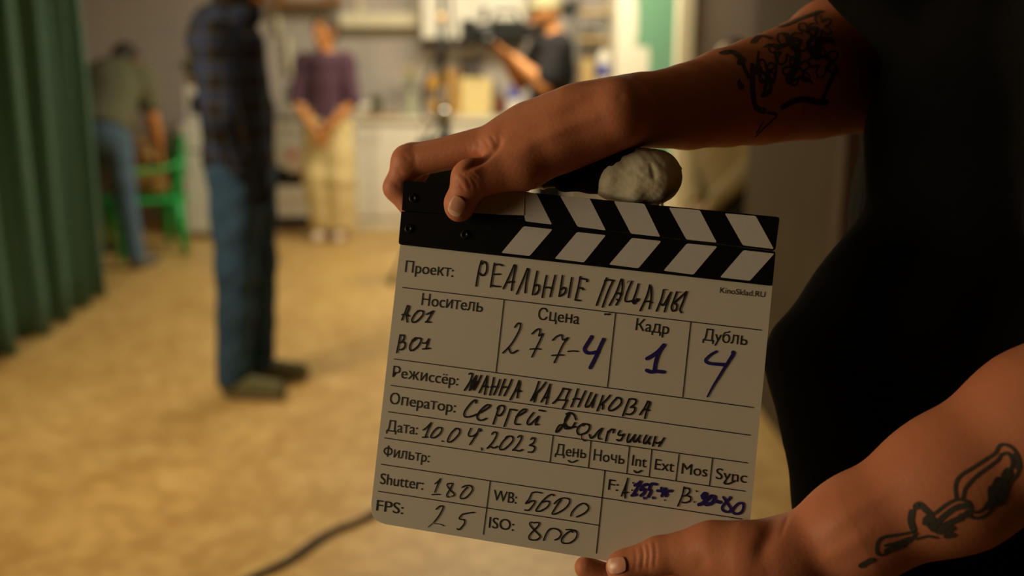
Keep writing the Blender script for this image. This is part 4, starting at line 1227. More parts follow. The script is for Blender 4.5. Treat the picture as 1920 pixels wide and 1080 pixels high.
def glyph_mesh(txt):
    cu = bpy.data.curves.new('t', 'FONT'); cu.body = txt; cu.size = 1.0; cu.resolution_u = 5
    o_ = bpy.data.objects.new('t', cu); COL.objects.link(o_)
    bpy.context.view_layer.update()
    me = bpy.data.meshes.new_from_object(o_.evaluated_get(bpy.context.evaluated_depsgraph_get()))
    bpy.data.objects.remove(o_); bpy.data.curves.remove(cu)
    co = np.array([v.co[:2] for v in me.vertices]).reshape(-1, 2); fs = [list(p_.vertices) for p_ in me.polygons]; bpy.data.meshes.remove(me)
    return co, fs


def rect(x0, y0, x1, y1): return np.array([(x0, y0), (x1, y0), (x1, y1), (x0, y1)]), [[0, 1, 2, 3]]


def merge(parts):
    co, fs, n_ = [], [], 0
    for c, f in parts:
        co.append(c); fs += [[i + n_ for i in q_] for q_ in f]; n_ += len(c)
    return np.concatenate(co), fs


def ring(cx_, cy_, rx_, ry_, th, a0=0, a1=2 * math.pi, e=2.0, n_=28):
    co, fs = [], []
    for i in range(n_ + 1):
        a = a0 + (a1 - a0) * i / n_; c, s_ = math.cos(a), math.sin(a)
        c = math.copysign(abs(c) ** (2 / e), c); s_ = math.copysign(abs(s_) ** (2 / e), s_)
        co += [(cx_ + rx_ * c, cy_ + ry_ * s_), (cx_ + (rx_ - th) * c, cy_ + (ry_ - th * .9) * s_)]
    for i in range(n_): fs.append([2 * i, 2 * i + 2, 2 * i + 3, 2 * i + 1])
    return np.array(co), fs


def glyph(ch):
    if ch in _GC: return _GC[ch]
    lat = dict(zip('еасоруё', 'eacopyë')).get(ch, ch)
    T = .092
    if ch == 'н': g_ = merge([rect(.075, 0, .075 + T, .546), rect(.415, 0, .415 + T, .546), rect(.075, .235, .5, .235 + T * .9)]); adv = .58
    elif ch == 'ь': g_ = merge([rect(.075, 0, .075 + T, .546), rect(.12, 0, .33, T * .9), rect(.12, .335 - T * .9, .33, .335), ring(.33, .1675, .175, .1675, T, -math.pi / 2, math.pi / 2)]); adv = .54
    elif ch == 'Ф': g_ = merge([rect(.355, -.02, .355 + T, .747), ring(.40, .3635, .345, .27, T)]); adv = .80
    else:
        g_ = glyph_mesh(lat)
        adv = np.ptp(glyph_mesh('|' + lat + '|')[0][:, 0]) - np.ptp(glyph_mesh('||')[0][:, 0])
    _GC[ch] = (g_[0], g_[1], adv); return _GC[ch]


def print_text(txt, a, b_, cap):
    """txt printed from baseline pixel a to baseline pixel b_, capitals cap pixels high"""
    x_ = 0; parts = []
    for ch in txt:
        c, f, adv = glyph(ch)
        c = c.copy(); c[:, 0] += x_; parts.append((c, f)); x_ += adv
    co, fs = merge(parts)
    x0_, x1_ = co[:, 0].min(), co[:, 0].max()
    ua, ub = uv(*a), uv(*b_)
    wid = np.linalg.norm(ub - ua); dr = (ub - ua) / wid; up_ = np.array([dr[1], -dr[0]])
    h = np.linalg.norm(uv(a[0], a[1] - cap) - ua) / 0.727
    vs = []
    for c in co:
        q_ = ua + dr * ((c[0] - x0_) / (x1_ - x0_) * wid) + up_ * (c[1] * h)
        vs.append(bm.verts.new(W3(q_[0], q_[1], .00025)))
    for f in fs:
        try: bm.faces.new([vs[i] for i in f])
        except ValueError: pass


TEXT = [("Проект:", (759, 510), (849, 519.5), 22), ("KinoSklad.RU", (1349.5, 549), (1434, 557.5), 11), ("Носитель", (789.6, 572), (904, 585.5), 23),
        ("Сцена", (1008, 599), (1085, 608), 23), ("Кадр", (1191, 619), (1253, 627), 23), ("Дубль", (1317, 638), (1400, 647.5), 23),
        ("Режиссёр:", (735.4, 706.7), (858, 723), 21.5), ("Оператор:", (730, 756.7), (853, 773.5), 21.5), ("Дата:", (724, 808), (782, 815), 21.5),
        ("Фильтр:", (718, 855), (804, 867), 20.5), ("Shutter:", (712, 907), (792.5, 918.5), 21.5), ("FPS:", (705, 957), (755, 964), 21.5),
        ("WB:", (924, 938), (967.5, 944.5), 21.5), ("ISO:", (916, 989), (962.5, 995.5), 21.5), ("F:", (1139.5, 918), (1158, 921), 21.5),
        ("День", (1040, 852.5), (1098, 859.5), 21.5), ("Ночь", (1112, 863), (1169.6, 870.5), 21.5), ("Int", (1184, 872.5), (1211, 876.5), 21.5),
        ("Ext", (1226.7, 880), (1262.5, 885), 21.5), ("Mos", (1277, 888), (1325, 894), 21.5), ("Sync", (1341, 897.5), (1399, 905.5), 21.5)]
for t_ in TEXT: print_text(*t_)
me = bpy.data.meshes.new('printed_form'); bm.to_mesh(me); bm.free(); me.materials.append(M['print'])
link_mesh('printed_form', me, slate)['label'] = 'printed black grid lines and field names'

# handwriting, traced from eightfold enlargements: (corner x, corner y, pen width, strokes)
HAND_BLACK = [
 (880, 470, 26, [[180,150,150,250,120,400,100,530],[180,200,215,168,250,190,262,250,250,320,210,370,175,365,145,335],[375,190,345,370,318,545],[375,215,440,205,495,225],[370,355,455,352],[330,520,390,535,455,540],
   [672,215,590,400,508,570],[672,215,690,240,655,420,630,595],[575,480,620,465,665,470],[868,270,800,440,708,650],[868,270,885,300,850,480,835,630],[1015,310,980,480,945,660],[970,540,1010,510,1042,535,1040,590,1010,635,975,658],
   [1155,375,1120,540,1092,700],[1140,555,1180,550,1225,565],[1285,372,1250,520,1210,690],[1395,375,1370,540,1345,685],[1375,580,1410,555,1438,570,1440,610,1410,650,1350,685],[1535,405,1510,550,1485,700],
   [1662,390,1630,560,1585,740],[1662,415,1720,425,1762,440,1760,465],[1650,560,1680,562,1705,585],[1588,740,1655,748]]),
 (1100, 490, 26, [[297,250,270,320,145,660],[270,290,330,278,400,290],[395,290,320,450,235,685],[515,270,440,470,340,660],[515,270,530,290,535,380,510,520,440,655],[430,490,480,475,500,500],[450,570,480,590],
   [675,300,610,450,575,570,600,605,700,585],[775,340,740,460,695,580],[945,355,900,520,800,740],[945,360,965,420,965,560,935,710],[880,605,930,600,970,620],
   [1150,430,1120,560,1045,745],[1095,620,1125,655,1160,640,1260,465],[1260,465,1220,570,1165,755],[1350,460,1300,600,1270,690,1290,745,1340,720,1350,660,1310,620],[1310,620,1400,540,1495,455],[1495,455,1450,590,1400,720,1420,770],[272,795,292,791],[318,797,340,790]]),
 (1100, 490, 48, [[695,600,712,625],[700,600,740,590,760,572]]),
 (1100, 490, 10, [[1150,430,1170,418,1205,432],[605,325,620,300,645,295],[1355,460,1415,462]]),
 (730, 560, 25, [[270,105,235,200,185,320],[270,105,295,130,258,240,265,350],[190,240,240,235,290,262],[440,180,390,220,340,300,340,345,370,355,430,320,495,250,505,200,470,180,420,185],[555,235,600,215,655,185],[655,185,600,280,555,350],[540,350,610,352],
   [160,545,140,660,110,810],[160,550,210,550,220,590,190,640,160,660],[190,640,230,670,230,720,190,760,150,765],[400,585,340,640,305,710,310,770,345,775,420,720,470,640,465,600,420,590,370,610],[500,665,545,665,590,605],[590,605,545,755],[500,755,600,745]]),
 (730, 560, 40, [[345,630,390,595]]),
 (920, 590, 22, [[358,190,400,135,435,130,445,180,400,290,300,450,180,575],[265,500,290,560,320,578,400,535],[615,290,680,230,730,215,735,270,720,320,780,285],[780,285,740,380,680,500,615,635],[590,518,680,510,740,518],
   [925,385,990,325,1060,305,1070,350,1090,380,1155,345],[1155,345,1080,450,1000,620,952,720],[918,612,1010,605,1085,606],[1160,552,1230,545,1300,550],[952,705,952,720]]),
 (850, 685, 26, [[235,130,265,120,280,150,250,240,165,375],[345,155,290,240,240,375],[240,375,300,290,345,155],[415,155,360,270,305,370],[200,330,272,220],[275,350,345,240],[505,160,450,280,385,410],[505,160,490,300,465,435],[430,320,480,310,515,328],
   [605,185,580,310,545,445],[565,325,610,320,655,330],[695,215,660,320,605,440],[770,210,730,320,685,450],[740,330,790,325],[875,215,830,320,760,455],[985,230,930,370,850,515],[985,230,990,280,970,400,955,485],[925,390,960,370,1005,390],
   [1280,245,1230,390,1160,530],[1385,255,1320,340,1240,420],[1250,400,1225,480,1210,550],[1240,420,1185,510],[1450,285,1390,420,1315,550],[1450,285,1420,430,1390,580],[1360,490,1420,470],
   [1650,345,1600,440,1545,520,1490,570],[1640,350,1700,355,1745,365],[1745,365,1700,460,1680,520],[1540,520,1620,520,1700,525],[1700,525,1665,600,1640,640]]),
 (850, 685, 25, [[335,565,340,530,310,525,240,590,165,700,165,765,210,775,280,760,355,730],[365,725,450,680,540,620,540,595,490,600,420,660,360,740,360,800,400,825,450,815,490,795],[680,620,650,720,595,880],[655,650,690,610,740,605,765,640,745,700,690,755,655,740],
   [850,660,810,780,760,915],[850,660,900,665,945,675],[940,770,1000,740,1080,690,1085,660,1040,665,970,730,925,830,930,880,990,885],[1200,710,1130,800,1105,870,1140,890,1200,840,1280,765],[1280,765,1240,850,1230,890,1265,885],[1285,672,1365,688]]),
 (1030, 705, 26, [[425,195,380,330,325,460],[355,350,410,340,450,350],[540,225,490,330,430,460],[625,250,580,350,540,445,560,465,620,420,700,275],[700,275,660,380,640,470],[800,295,765,400,715,520],[910,290,840,370,770,430],[770,430,800,440,795,495],
   [1020,320,950,390,890,480,910,520,980,495,1060,430,1080,370,1050,330,1000,330],[1195,350,1150,460,1100,595],[1200,345,1260,345,1300,370,1280,420,1215,470],[1215,470,1275,475,1270,530,1210,575,1150,570],[1475,380,1430,470,1355,580],[1475,380,1505,410,1460,520,1430,635],[1400,510,1450,500,1490,515],
   [280,570,240,640,230,710,260,760,330,770,390,760],[300,560,260,640,190,760,110,840,100,820,150,740,210,740,240,790,330,775,385,700],[250,570,310,550,370,590,395,655],[510,715,450,750,415,810,430,870,480,875,560,840,600,780,590,735,530,720,500,745],
   [600,880,620,930,670,900,740,820,790,785],[790,785,740,880,735,930,760,945],[880,830,860,900,845,975],[880,850,920,805,965,805,955,850],[1060,820,1030,870,1050,890,1105,880],[1115,870,1090,930,1050,970,1010,955],
   [1195,870,1170,940,1170,990,1200,985,1245,930,1285,880],[1285,880,1260,950,1275,990,1320,950,1360,890],[1360,890,1335,950,1350,995],[1455,890,1415,970,1420,1015,1460,990,1515,910],[1515,910,1480,980,1500,1020],[1590,910,1570,980,1550,1050],[1575,990,1620,1010,1660,990],[1720,930,1680,990,1640,1055]]),
 (1030, 705, 14, [[480,890,490,940,520,975,545,970]]),
 (780, 770, 22, [[105,290,160,250,225,180],[225,180,180,280,135,400],[95,400,165,395],[330,250,270,300,220,380,230,405,280,400,350,350,385,290,370,255,320,255],[388,456,402,460],[600,265,530,330,475,430,480,470,530,460,610,390,655,320,640,275,590,265],
   [822,265,785,350,800,385,860,375,920,330],[945,270,900,360,805,510],[945,270,970,290,955,310],[980,560,985,590],[1135,355,1160,325,1200,325,1205,370,1150,470,1065,565],[1065,565,1110,540,1160,560,1220,535],
   [1390,380,1310,450,1255,540,1265,585,1330,570,1420,490,1455,430,1430,385,1370,385,1340,410],[1525,400,1555,375,1580,385,1570,440,1510,530,1450,595],[1450,590,1500,595,1540,605,1595,585],[1720,430,1750,405,1780,425,1760,480,1700,520],[1700,520,1760,535,1780,570,1740,620,1680,620]]),
 (790, 880, 20, [[205,215,250,180,285,140],[285,140,240,240,200,345],[160,380,210,376,270,376],[440,210,460,215,450,260,385,370,385,410,415,415],[440,210,400,215,385,240,430,310,490,370,480,395,455,405],[610,270,660,245,730,245,765,290,740,350,670,420,600,440,580,410,620,340,690,265],
   [220,600,270,555,315,550,320,590,260,700,190,790],[790,645,700,655,610,675],[610,675,565,740,640,760,645,810,600,870,560,905,535,890]]),
 (790, 880, 11, [[190,790,100,865],[195,815,270,820,340,850]]),
 (930, 900, 21, [[540,190,600,180,680,195],[530,205,490,290,440,355,540,310,580,325,560,370,490,450,430,450],[865,235,840,215,780,240,690,320,610,430,600,465,660,465,760,410,800,350,770,315,680,335],[870,355,930,300,1000,270,1090,285,1100,340,1040,420,930,490,840,510,900,400,970,300],
   [1120,540,1140,480,1220,390,1310,350,1375,390,1380,440,1320,500,1205,555],[550,635,510,640,510,680,570,750,650,830,655,860,610,895,540,900,495,880,500,830,560,760,630,690,645,650,610,635,570,645],[715,905,740,830,790,750,860,725,940,755,975,810,940,870,880,900],
   [1050,745,1120,745,1190,765,1215,810,1190,880,1110,940,1020,950,980,920,1000,860,1070,790,1130,765,1145,785]]),
 (1160, 880, 22, [[135,135,110,220,40,400],[135,135,100,300,95,430],[50,355,130,345],[215,200,218,208],[200,310,200,318],[980,265,950,400,885,550],[980,285,1040,285,1065,330,1010,390,965,400],[1010,390,1075,420,1070,470,1000,500,950,495],[1165,325,1168,332],[1130,488,1133,492],
   [230,22,270,50,340,18],[1590,185,1590,215,1650,215,1745,170]]),
]
bm = bmesh.new()


def put(bm, groups):
    for ox, oy, w_, sts in groups:
        for s_ in sts:
            tap = None
            if isinstance(s_, tuple): s_, tap = s_
            pts = catmull([(s_[i] / 8 + ox, s_[i + 1] / 8 + oy) for i in range(0, len(s_), 2)], 5)
            stroke(bm, [on_plane(*c, .0004 + random.random() * .00006) for c in pts], w_ / 8 * PXM * .98, taper=tap)


HAND_BLACK.append((1060, 858, 18, [[40, 40, 70, 66, 110, 68, 176, 38]]))


def field(groups, m_, label):
    bm = bmesh.new(); put(bm, groups)
    me = bpy.data.meshes.new('handwriting'); bm.to_mesh(me); bm.free(); me.materials.append(m_)
    link_mesh('handwriting', me, slate)['label'] = label


def cutg(i, a, b_): return HAND_BLACK[i][:3] + (HAND_BLACK[i][3][a:b_],)


for gs_, lb in ((HAND_BLACK[0:4], 'black handwritten project title'), ([cutg(4, 0, 7)], 'black handwritten A01'), ([cutg(4, 7, 99), HAND_BLACK[5]], 'black handwritten B01'),
                (HAND_BLACK[6:7], 'black handwritten scene number'), ([HAND_BLACK[7], cutg(9, 0, 15)], 'black handwritten name on the third row'), ([HAND_BLACK[8], cutg(9, 15, 99), HAND_BLACK[10]], 'black handwritten name on the fourth row'),
                (HAND_BLACK[11:12], 'black handwritten date'), ([cutg(12, 0, 6)], 'black handwritten 180'), ([cutg(12, 6, 99), HAND_BLACK[13]], 'black handwritten 25'),
                ([cutg(14, 0, 5)], 'black handwritten 5600'), ([cutg(14, 5, 99)], 'black handwritten 800'), ([cutg(15, 0, 10)], 'black handwritten A and B'), ([cutg(15, 10, 99), HAND_BLACK[16]], 'small black tick marks under Day, Int and Sync')):
    field(gs_, M['marker_black'], lb)
HAND_BLUE = [
 (920, 590, 50, [[1512,330,1450,430,1405,510,1430,565,1500,575,1580,560],[1690,370,1620,520,1560,660,1490,795]]),
 (1180, 630, 52, [[262,340,340,295,430,230,515,135],[515,135,450,230,395,380,372,520],[258,515,320,540,400,530,510,540],([1305,230,1220,280,1140,360,1180,405,1280,420,1430,430],(.6,1)),([1555,245,1545,290,1460,420,1350,600,1250,760,1170,910],(1.05,.45))]),
 (1160, 880, 42, [[240,240,290,215,325,185],[325,185,270,290,210,390],[195,392,260,380],[430,225,370,240,330,310],[330,310,390,300,380,350,330,395],[560,225,490,220,450,300],[450,300,480,330,440,410],[380,430,385,432],[515,428,520,428],[580,320,700,330,790,322],[640,280,660,350,720,380],[645,400,690,300],[700,290,710,400],[660,300,700,370]]),
 (1160, 880, 22, [[690,460,692,464]]),
 (1160, 880, 50, [[1250,400,1290,360,1310,385,1260,430],[1260,430,1300,460,1250,510,1200,530],[1380,410,1300,480,1310,530,1400,500,1440,420,1390,400],[1430,470,1520,495]]),
 (1160, 880, 36, [[1570,420,1650,540,1680,600,1640,640,1570,620,1550,570,1600,500,1670,430,1660,420],[1740,560,1800,510,1860,510,1870,570,1840,640,1760,670,1700,630,1740,560]]),
]
B_ = HAND_BLUE
for gs_, lb in ((B_[0:1], 'thick blue 4 after the scene number'), ([B_[1][:3] + (B_[1][3][:3],)], 'thick blue 1'), ([B_[1][:3] + (B_[1][3][3:],)], 'tall blue 4'), (B_[2:4], 'smudged blue writing after A'), (B_[4:], 'smudged blue writing after B')):
    field(gs_, M['marker_blue'], lb)

# ------------------------------------------------------------------ marker with a rag-wrapped end taped to the upper stick
mo = -.012
mk = thing('marker_pen', J(1100, 350, mo), 'marker pen wrapped in black tape, white rag end, taped along the upper stick', 'marker')
a0, a1 = J(905, 350, mo), J(1062, 338, mo)
ax_ = (a1 - a0) / np.linalg.norm(a1 - a0)
L_ = np.linalg.norm(a1 - a0)
bm = bmesh.new(); lathe(bm, a0, [(.0, 0), (.0042, 0), (.0046, .003), (.0046, L_ * .70), (.0052, L_ * .70), (.0052, L_ * .74), (.0046, L_ * .745), (.0046, L_)], 20, axis=ax_); bm_obj('barrel', bm, M['grey_metal'], mk)
bm = bmesh.new(); lathe(bm, a0 + ax_ * L_ * .48, [(.0, 0), (.0058, 0), (.0058, L_ * .07), (.0, L_ * .07)], 18, axis=ax_); bm_obj('ring', bm, M['black_plastic'], mk)
bm = bmesh.new(); lathe(bm, a0 + ax_ * L_ * .91, [(.0, 0), (.0064, 0), (.0068, .002), (.0064, .006), (.0, .006)], 18, axis=ax_); bm_obj('ring', bm, M['black_plastic'], mk)
c1 = J(1180, 322, mo)
S = Solid(c1 - .09, c1 + .07, .0012)
S.cap(J(1058, 338, mo), J(1110, 325, mo), .0085, .0135, .004); S.cap(J(1110, 325, mo), J(1150, 322, mo), .0135, .0175, .004)
S.cap(J(1120, 312, mo + .006), J(1178, 296, mo + .006), .010, .0085, .004)
S.wobble(.0006, 300, 8)
solid_obj('black_tape', S, M['black_cloth'], mk, 2)
S = Solid(c1 - .05, c1 + .06, .0010)
S.cap(J(1158, 328, mo), J(1222, 331, mo), .0185, .0185, .006); S.cap(J(1205, 322, mo), J(1240, 328, mo), .0150, .0125, .008)
S.cap(J(1196, 345, mo + .002), J(1226, 342, mo), .0150, .0140, .006)
rs = np.random.RandomState(5)
for i in range(12):                       # folds
    a = J(1165 + rs.rand() * 80, 290 + rs.rand() * 80, mo + .019 + rs.rand() * .004); S.cap(a, a + BU * (rs.rand() - .3) * .014 + BV * (rs.rand() - .5) * .018, .0012, k=.002, cut=True)
S.wobble(.0007, 150, 12); S.wobble(.0004, 520, 15)
rag = solid_obj('rag_end', S, M['rag'], mk, 1)
bm = bmesh.new()
for pts in ([(1250, 314), (1262, 312), (1272, 311), (1277, 317), (1273, 316)], [(1234, 374), (1240, 378), (1243, 386)], [(1226, 378), (1232, 381), (1239, 374)], [(1243, 372), (1241, 384)], [(1150, 352), (1142, 354), (1137, 352)], [(1152, 300), (1146, 299)], [(1150, 330), (1143, 328), (1140, 331)], [(1151, 312), (1144, 309)], [(1150, 342), (1141, 341)], [(1254, 340), (1260, 343)], [(1252, 352), (1257, 358)], [(1247, 362), (1251, 368)], [(1255, 326), (1260, 324)], [(1232, 376), (1234, 384)], [(1215, 380), (1217, 386)], [(1249, 300), (1255, 297)]):
    q_ = [J(x, y, mo + .003 * math.sin(i)) for i, (x, y) in enumerate(pts)]
    tube(bm, catmull(q_, 4), [.0011 * (1 - .5 * i / (4 * (len(pts) - 1))) for i in range(len(catmull(q_, 4)))], 6)
bm_obj('thread', bm, M['rag'], rag)

# ------------------------------------------------------------------ the person holding the clapperboard
p = Pose((.44, .84), math.radians(180), 1.76,
         sh_r=(.02, -.20, 1.42), sh_l=(.02, .205, 1.41), chest=(.0, 0, 1.27), neck=(0, 0, 1.47), head=(.03, 0, 1.62), face=(1, .1, -.35), headup=(.3, 0, 1),
         el_l=('w', *P(2150, 700, .60)), wr_l=('w', *P(1480, 1046, .636)), el_r=('w', *P(1690, 135, .90)), wr_r=('w', *J(1170, 212, -.004)))
hero = root(p, 'person in black T-shirt with tattooed forearms holding the clapperboard in both hands')


def upper_arms(S):
    S.cap(p['sh_r'], p['el_r'], .055, .050, .03); S.cap(p['el_r'], P(1610, 128, .865), .054, .054, .01)
    S.cap(p['sh_l'], p['el_l'], .056, .047, .03); S.cap(p['el_l'], P(1960, 795, .605), .045, .0435, .01)


v0, q0, mi0 = body_mesh(p, 'body', hero, M['skin'], res=.008, arms=False, extra=upper_arms)

# --- right hand (upper): palm over the top edge, thumb in front, fingers round the left end
S = Solid(np.array([-.112, .585, 1.262]), np.array([.40, .96, 1.50]), .0013)
WR = J(1170, 212, -.004)
S.cap(J(1172, 211, .008), J(1172, 211, -.020), .0195, .0185, .012)
ch = [(WR, .0232), (P(1290, 200, .714), .0304), (P(1360, 184, .738), .0358), (P(1420, 172, .762), .0404), (P(1520, 147, .815), .0496), (P(1610, 128, .865), .0555)]
for (a_, ra_), (b_, rb_) in zip(ch[:-1], ch[1:]): S.cap(a_, b_, ra_, rb_, .003)
S.cap(P(1560, 66, .84), P(1610, 84, .86), .028, .030, .03)
S.cap(P(1176, 172, .690), P(1190, 170, .692), .0085, .0085, .012)              # wrist bone
mcp = [J(948, 262, -.006), J(972, 262, -.028), J(995, 260, -.048), J(1020, 262, -.064)]
rm = [.0150, .0140, .0130, .0120]
for m_, r_, o_ in zip(mcp, rm, (.010, .0, -.010, -.020)):
    S.cap(J(1150, 214, o_), m_, .0178, r_, .014)
S.cap(J(1075, 232, -.006), J(1000, 245, -.012), .024, .018, .02)               # back of the hand
pip = [J(766, 304, -.016), J(772, 297, -.034), J(782, 295, -.050), J(796, 296, -.064)]
dip = [J(744, 352, -.020), J(750, 350, -.036), J(756, 350, -.050), J(768, 350, -.062)]
tip = [J(772, 392, -.0195), J(782, 394, -.030), J(788, 396, -.040), J(796, 392, -.050)]
for a, b_, c, d_, s_ in zip(mcp, pip, dip, tip, (1, .97, .93, .86)):
    S.cap(a, b_, .0132 * s_, .0112 * s_, .006); S.cap(b_, c, .0112 * s_, .0094 * s_, .004); S.cap(c, d_, .0094 * s_, .0078 * s_, .004)
S.cap(pip[0] - BN * 0 + (BV * -.0005), pip[0], .0118, .0118, .004)              # knuckle
# thumb
tc = [J(1110, 250, .004), J(985, 312, .012), J(884, 338, .019), J(862, 381, .0155)]
S.cap(tc[0], tc[1], .0168, .0145, .012); S.cap(tc[1], tc[2], .0143, .0122, .008)
S.cap(tc[2], tc[3], .0122, .0104, .004); S.cap(tc[3], J(861, 390, .0140), .0100, .0096, .003)
S.cap(J(1040, 262, .004), J(940, 285, .004), .0150, .0090, .016)               # web between thumb and index
S.cap(J(880, 326, .022), J(876, 330, .022), .0095, .0095, .006)               # thumb knuckle
vR, qR = S.surface(); vR = smooth_verts(vR, qR, 2)


def vnormals(v, q):
    n = np.cross(v[q[:, 2]] - v[q[:, 0]], v[q[:, 3]] - v[q[:, 1]])
    acc = np.zeros_like(v)
    for i in range(4): np.add.at(acc, q[:, i], n)
    acc /= np.linalg.norm(acc, axis=1)[:, None] + 1e-12
    return acc


def relief(v, q, lines):
    """press folds (+) or raise tendons (-) along lines given in pixels, on the skin that faces the camera"""
    n = vnormals(v, q)
    rel = v - CAM; d = rel @ FWD
    px_ = 960 + F * (rel @ RIGHT) / d; py_ = 540 + F * (rel @ DOWN) / d
    tow = -(n * rel).sum(1) / np.linalg.norm(rel, axis=1)
    if np.median(tow[tow != 0]) == 0: return v
    sign = 1.0
    tree = None
    out = v.copy()
    # outward check: the surface nearest the camera must look at it
    i0 = np.argmin(d); sign = 1.0 if tow[i0] > 0 else -1.0
    face = np.clip(sign * tow * 2.5, 0, 1)
    for pts, sg, dep in lines:
        P_ = np.array(catmull(pts, 6)); best = np.full(len(v), 1e9)
        box_ = (px_ > P_[:, 0].min() - 4 * sg) & (px_ < P_[:, 0].max() + 4 * sg) & (py_ > P_[:, 1].min() - 4 * sg) & (py_ < P_[:, 1].max() + 4 * sg)
        ii = np.where(box_)[0]
        if len(ii) == 0: continue
        for a, b_ in zip(P_[:-1], P_[1:]):
            ab = b_ - a; L = ab @ ab + 1e-9
            t_ = np.clip(((px_[ii] - a[0]) * ab[0] + (py_[ii] - a[1]) * ab[1]) / L, 0, 1)
            dd = np.hypot(px_[ii] - a[0] - t_ * ab[0], py_[ii] - a[1] - t_ * ab[1])
            best[ii] = np.minimum(best[ii], dd)
        e0 = np.hypot(px_[ii] - P_[0][0], py_[ii] - P_[0][1]); e1_ = np.hypot(px_[ii] - P_[-1][0], py_[ii] - P_[-1][1])
        fade = np.clip(np.minimum(e0, e1_) / (3.0 * sg), .15, 1)
        w = np.exp(-(best[ii] / sg) ** 2) * face[ii] * fade * .75
        out[ii] -= sign * n[ii] * (w * dep)[:, None]
    return out


vR = relief(vR, qR, [
    ([(864, 319), (891, 308), (911, 295), (933, 272), (940, 252)], 6, .0030), ([(858, 325), (872, 332), (880, 345), (884, 358)], 3.2, .0011), ([(868, 322), (880, 330), (890, 344), (894, 356)], 3.0, .0010), ([(876, 320), (888, 328), (898, 340)], 2.8, .0008),
    ([(852, 336), (864, 348), (872, 360)], 2.8, .0007), ([(905, 258), (912, 268), (918, 280)], 3.2, .0009), ([(918, 250), (925, 262), (929, 274)], 3.2, .0008), ([(895, 262), (900, 274), (903, 284)], 3.0, .0006),
    ([(884, 272), (890, 282), (896, 290)], 7, -.0016), ([(1120, 172), (1050, 200), (985, 225), (940, 240)], 11, -.0011), ([(1150, 205), (1080, 232), (1010, 262), (960, 290)], 12, -.0014), ([(1110, 195), (1050, 218), (980, 246)], 10, .0010),
    ([(1168, 165), (1163, 182), (1162, 200)], 6, .0004), ([(742, 312), (748, 322), (758, 330)], 4, .0007), ([(736, 340), (745, 348), (755, 352)], 3.5, .0007), ([(752, 288), (762, 296), (772, 300)], 3.5, .0005), ([(775, 284), (778, 300), (776, 314)], 4, .0004)])

# --- left hand (lower): thumb in front of the slate, fingers behind and under it
WL = P(1480, 1046, .636)
lo_ = np.minimum(P(1040, 1210, .70), P(2000, 700, .55)) - .04; hi_ = np.maximum(P(2040, 640, .66), P(1040, 1000, .70)) + .05
S = Solid((-.0 + min(lo_[0], .02), .50, .93), (.42, .76, 1.30), .0013)
S.cap(P(1490, 1046, .630), P(1495, 1056, .652), .0205, .0200, .012)
S.cap(P(1480, 1046, .636), P(1610, 990, .624), .0222, .0308, .012); S.cap(P(1610, 990, .624), P(1780, 907, .614), .0308, .0385, .015)
S.cap(P(1780, 905, .614), P(1960, 795, .605), .0385, .0435, .02); S.cap(P(1960, 795, .605), P(2060, 745, .602), .0435, .045, .02)
tl = [P(1462, 1050, .626), J(1335, 1028, .017), J(1236, 1042, .0135), J(1172, 1062, .0120)]
S.cap(tl[0], tl[1], .0200, .0160, .012); S.cap(tl[1], tl[2], .0155, .0120, .006)
S.cap(tl[2], tl[3], .0120, .0108, .004); S.cap(tl[3], J(1164, 1064, .0115), .0104, .0098, .003)
S.cap(P(1400, 1050, .632), P(1330, 1050, .645), .020, .014, .016)
mcl = [J(1345, 1108, -.014), J(1352, 1150, -.016), J(1362, 1190, -.014), J(1378, 1228, -.010)]
ipl = [J(1225, 1094, -.022), J(1215, 1140, -.026), J(1225, 1186, -.024), J(1250, 1224, -.020)]
dpl = [J(1148, 1086, -.019), J(1135, 1132, -.023), J(1150, 1178, -.022), J(1185, 1216, -.018)]
tpl = [J(1098, 1064, -.0155), J(1085, 1112, -.019), J(1102, 1160, -.018), J(1140, 1202, -.014)]
for i, (a, b_, c, d_, s_) in enumerate(zip(mcl, ipl, dpl, tpl, (1, .98, .95, .86))):
    S.cap(P(1475, 1050 + 12 * i, .640), a, .0215, .0145 * s_, .016)
    S.cap(a, b_, .0125 * s_, .0108 * s_, .006); S.cap(b_, c, .0106 * s_, .0092 * s_, .004); S.cap(c, d_, .0092 * s_, .0078 * s_, .004)
vL, qL = S.surface(); vL = smooth_verts(vL, qL, 2)
vL = relief(vL, qL, [([(1202, 1018), (1206, 1042), (1203, 1070)], 3.2, .0011), ([(1213, 1014), (1217, 1040), (1214, 1070)], 3.0, .0010), ([(1226, 1012), (1229, 1036), (1227, 1066)], 3.0, .0008), ([(1190, 1026), (1193, 1048), (1190, 1074)], 2.8, .0006),
    ([(1462, 958), (1448, 990), (1430, 1030), (1425, 1075)], 16, .0028), ([(1300, 1030), (1315, 1055), (1310, 1080)], 12, .0016), ([(1480, 962), (1470, 985), (1462, 1010)], 4, .0008), ([(1700, 900), (1600, 960), (1530, 1010)], 16, -.0010), ([(1650, 990), (1580, 1030), (1520, 1060)], 16, -.0010)])

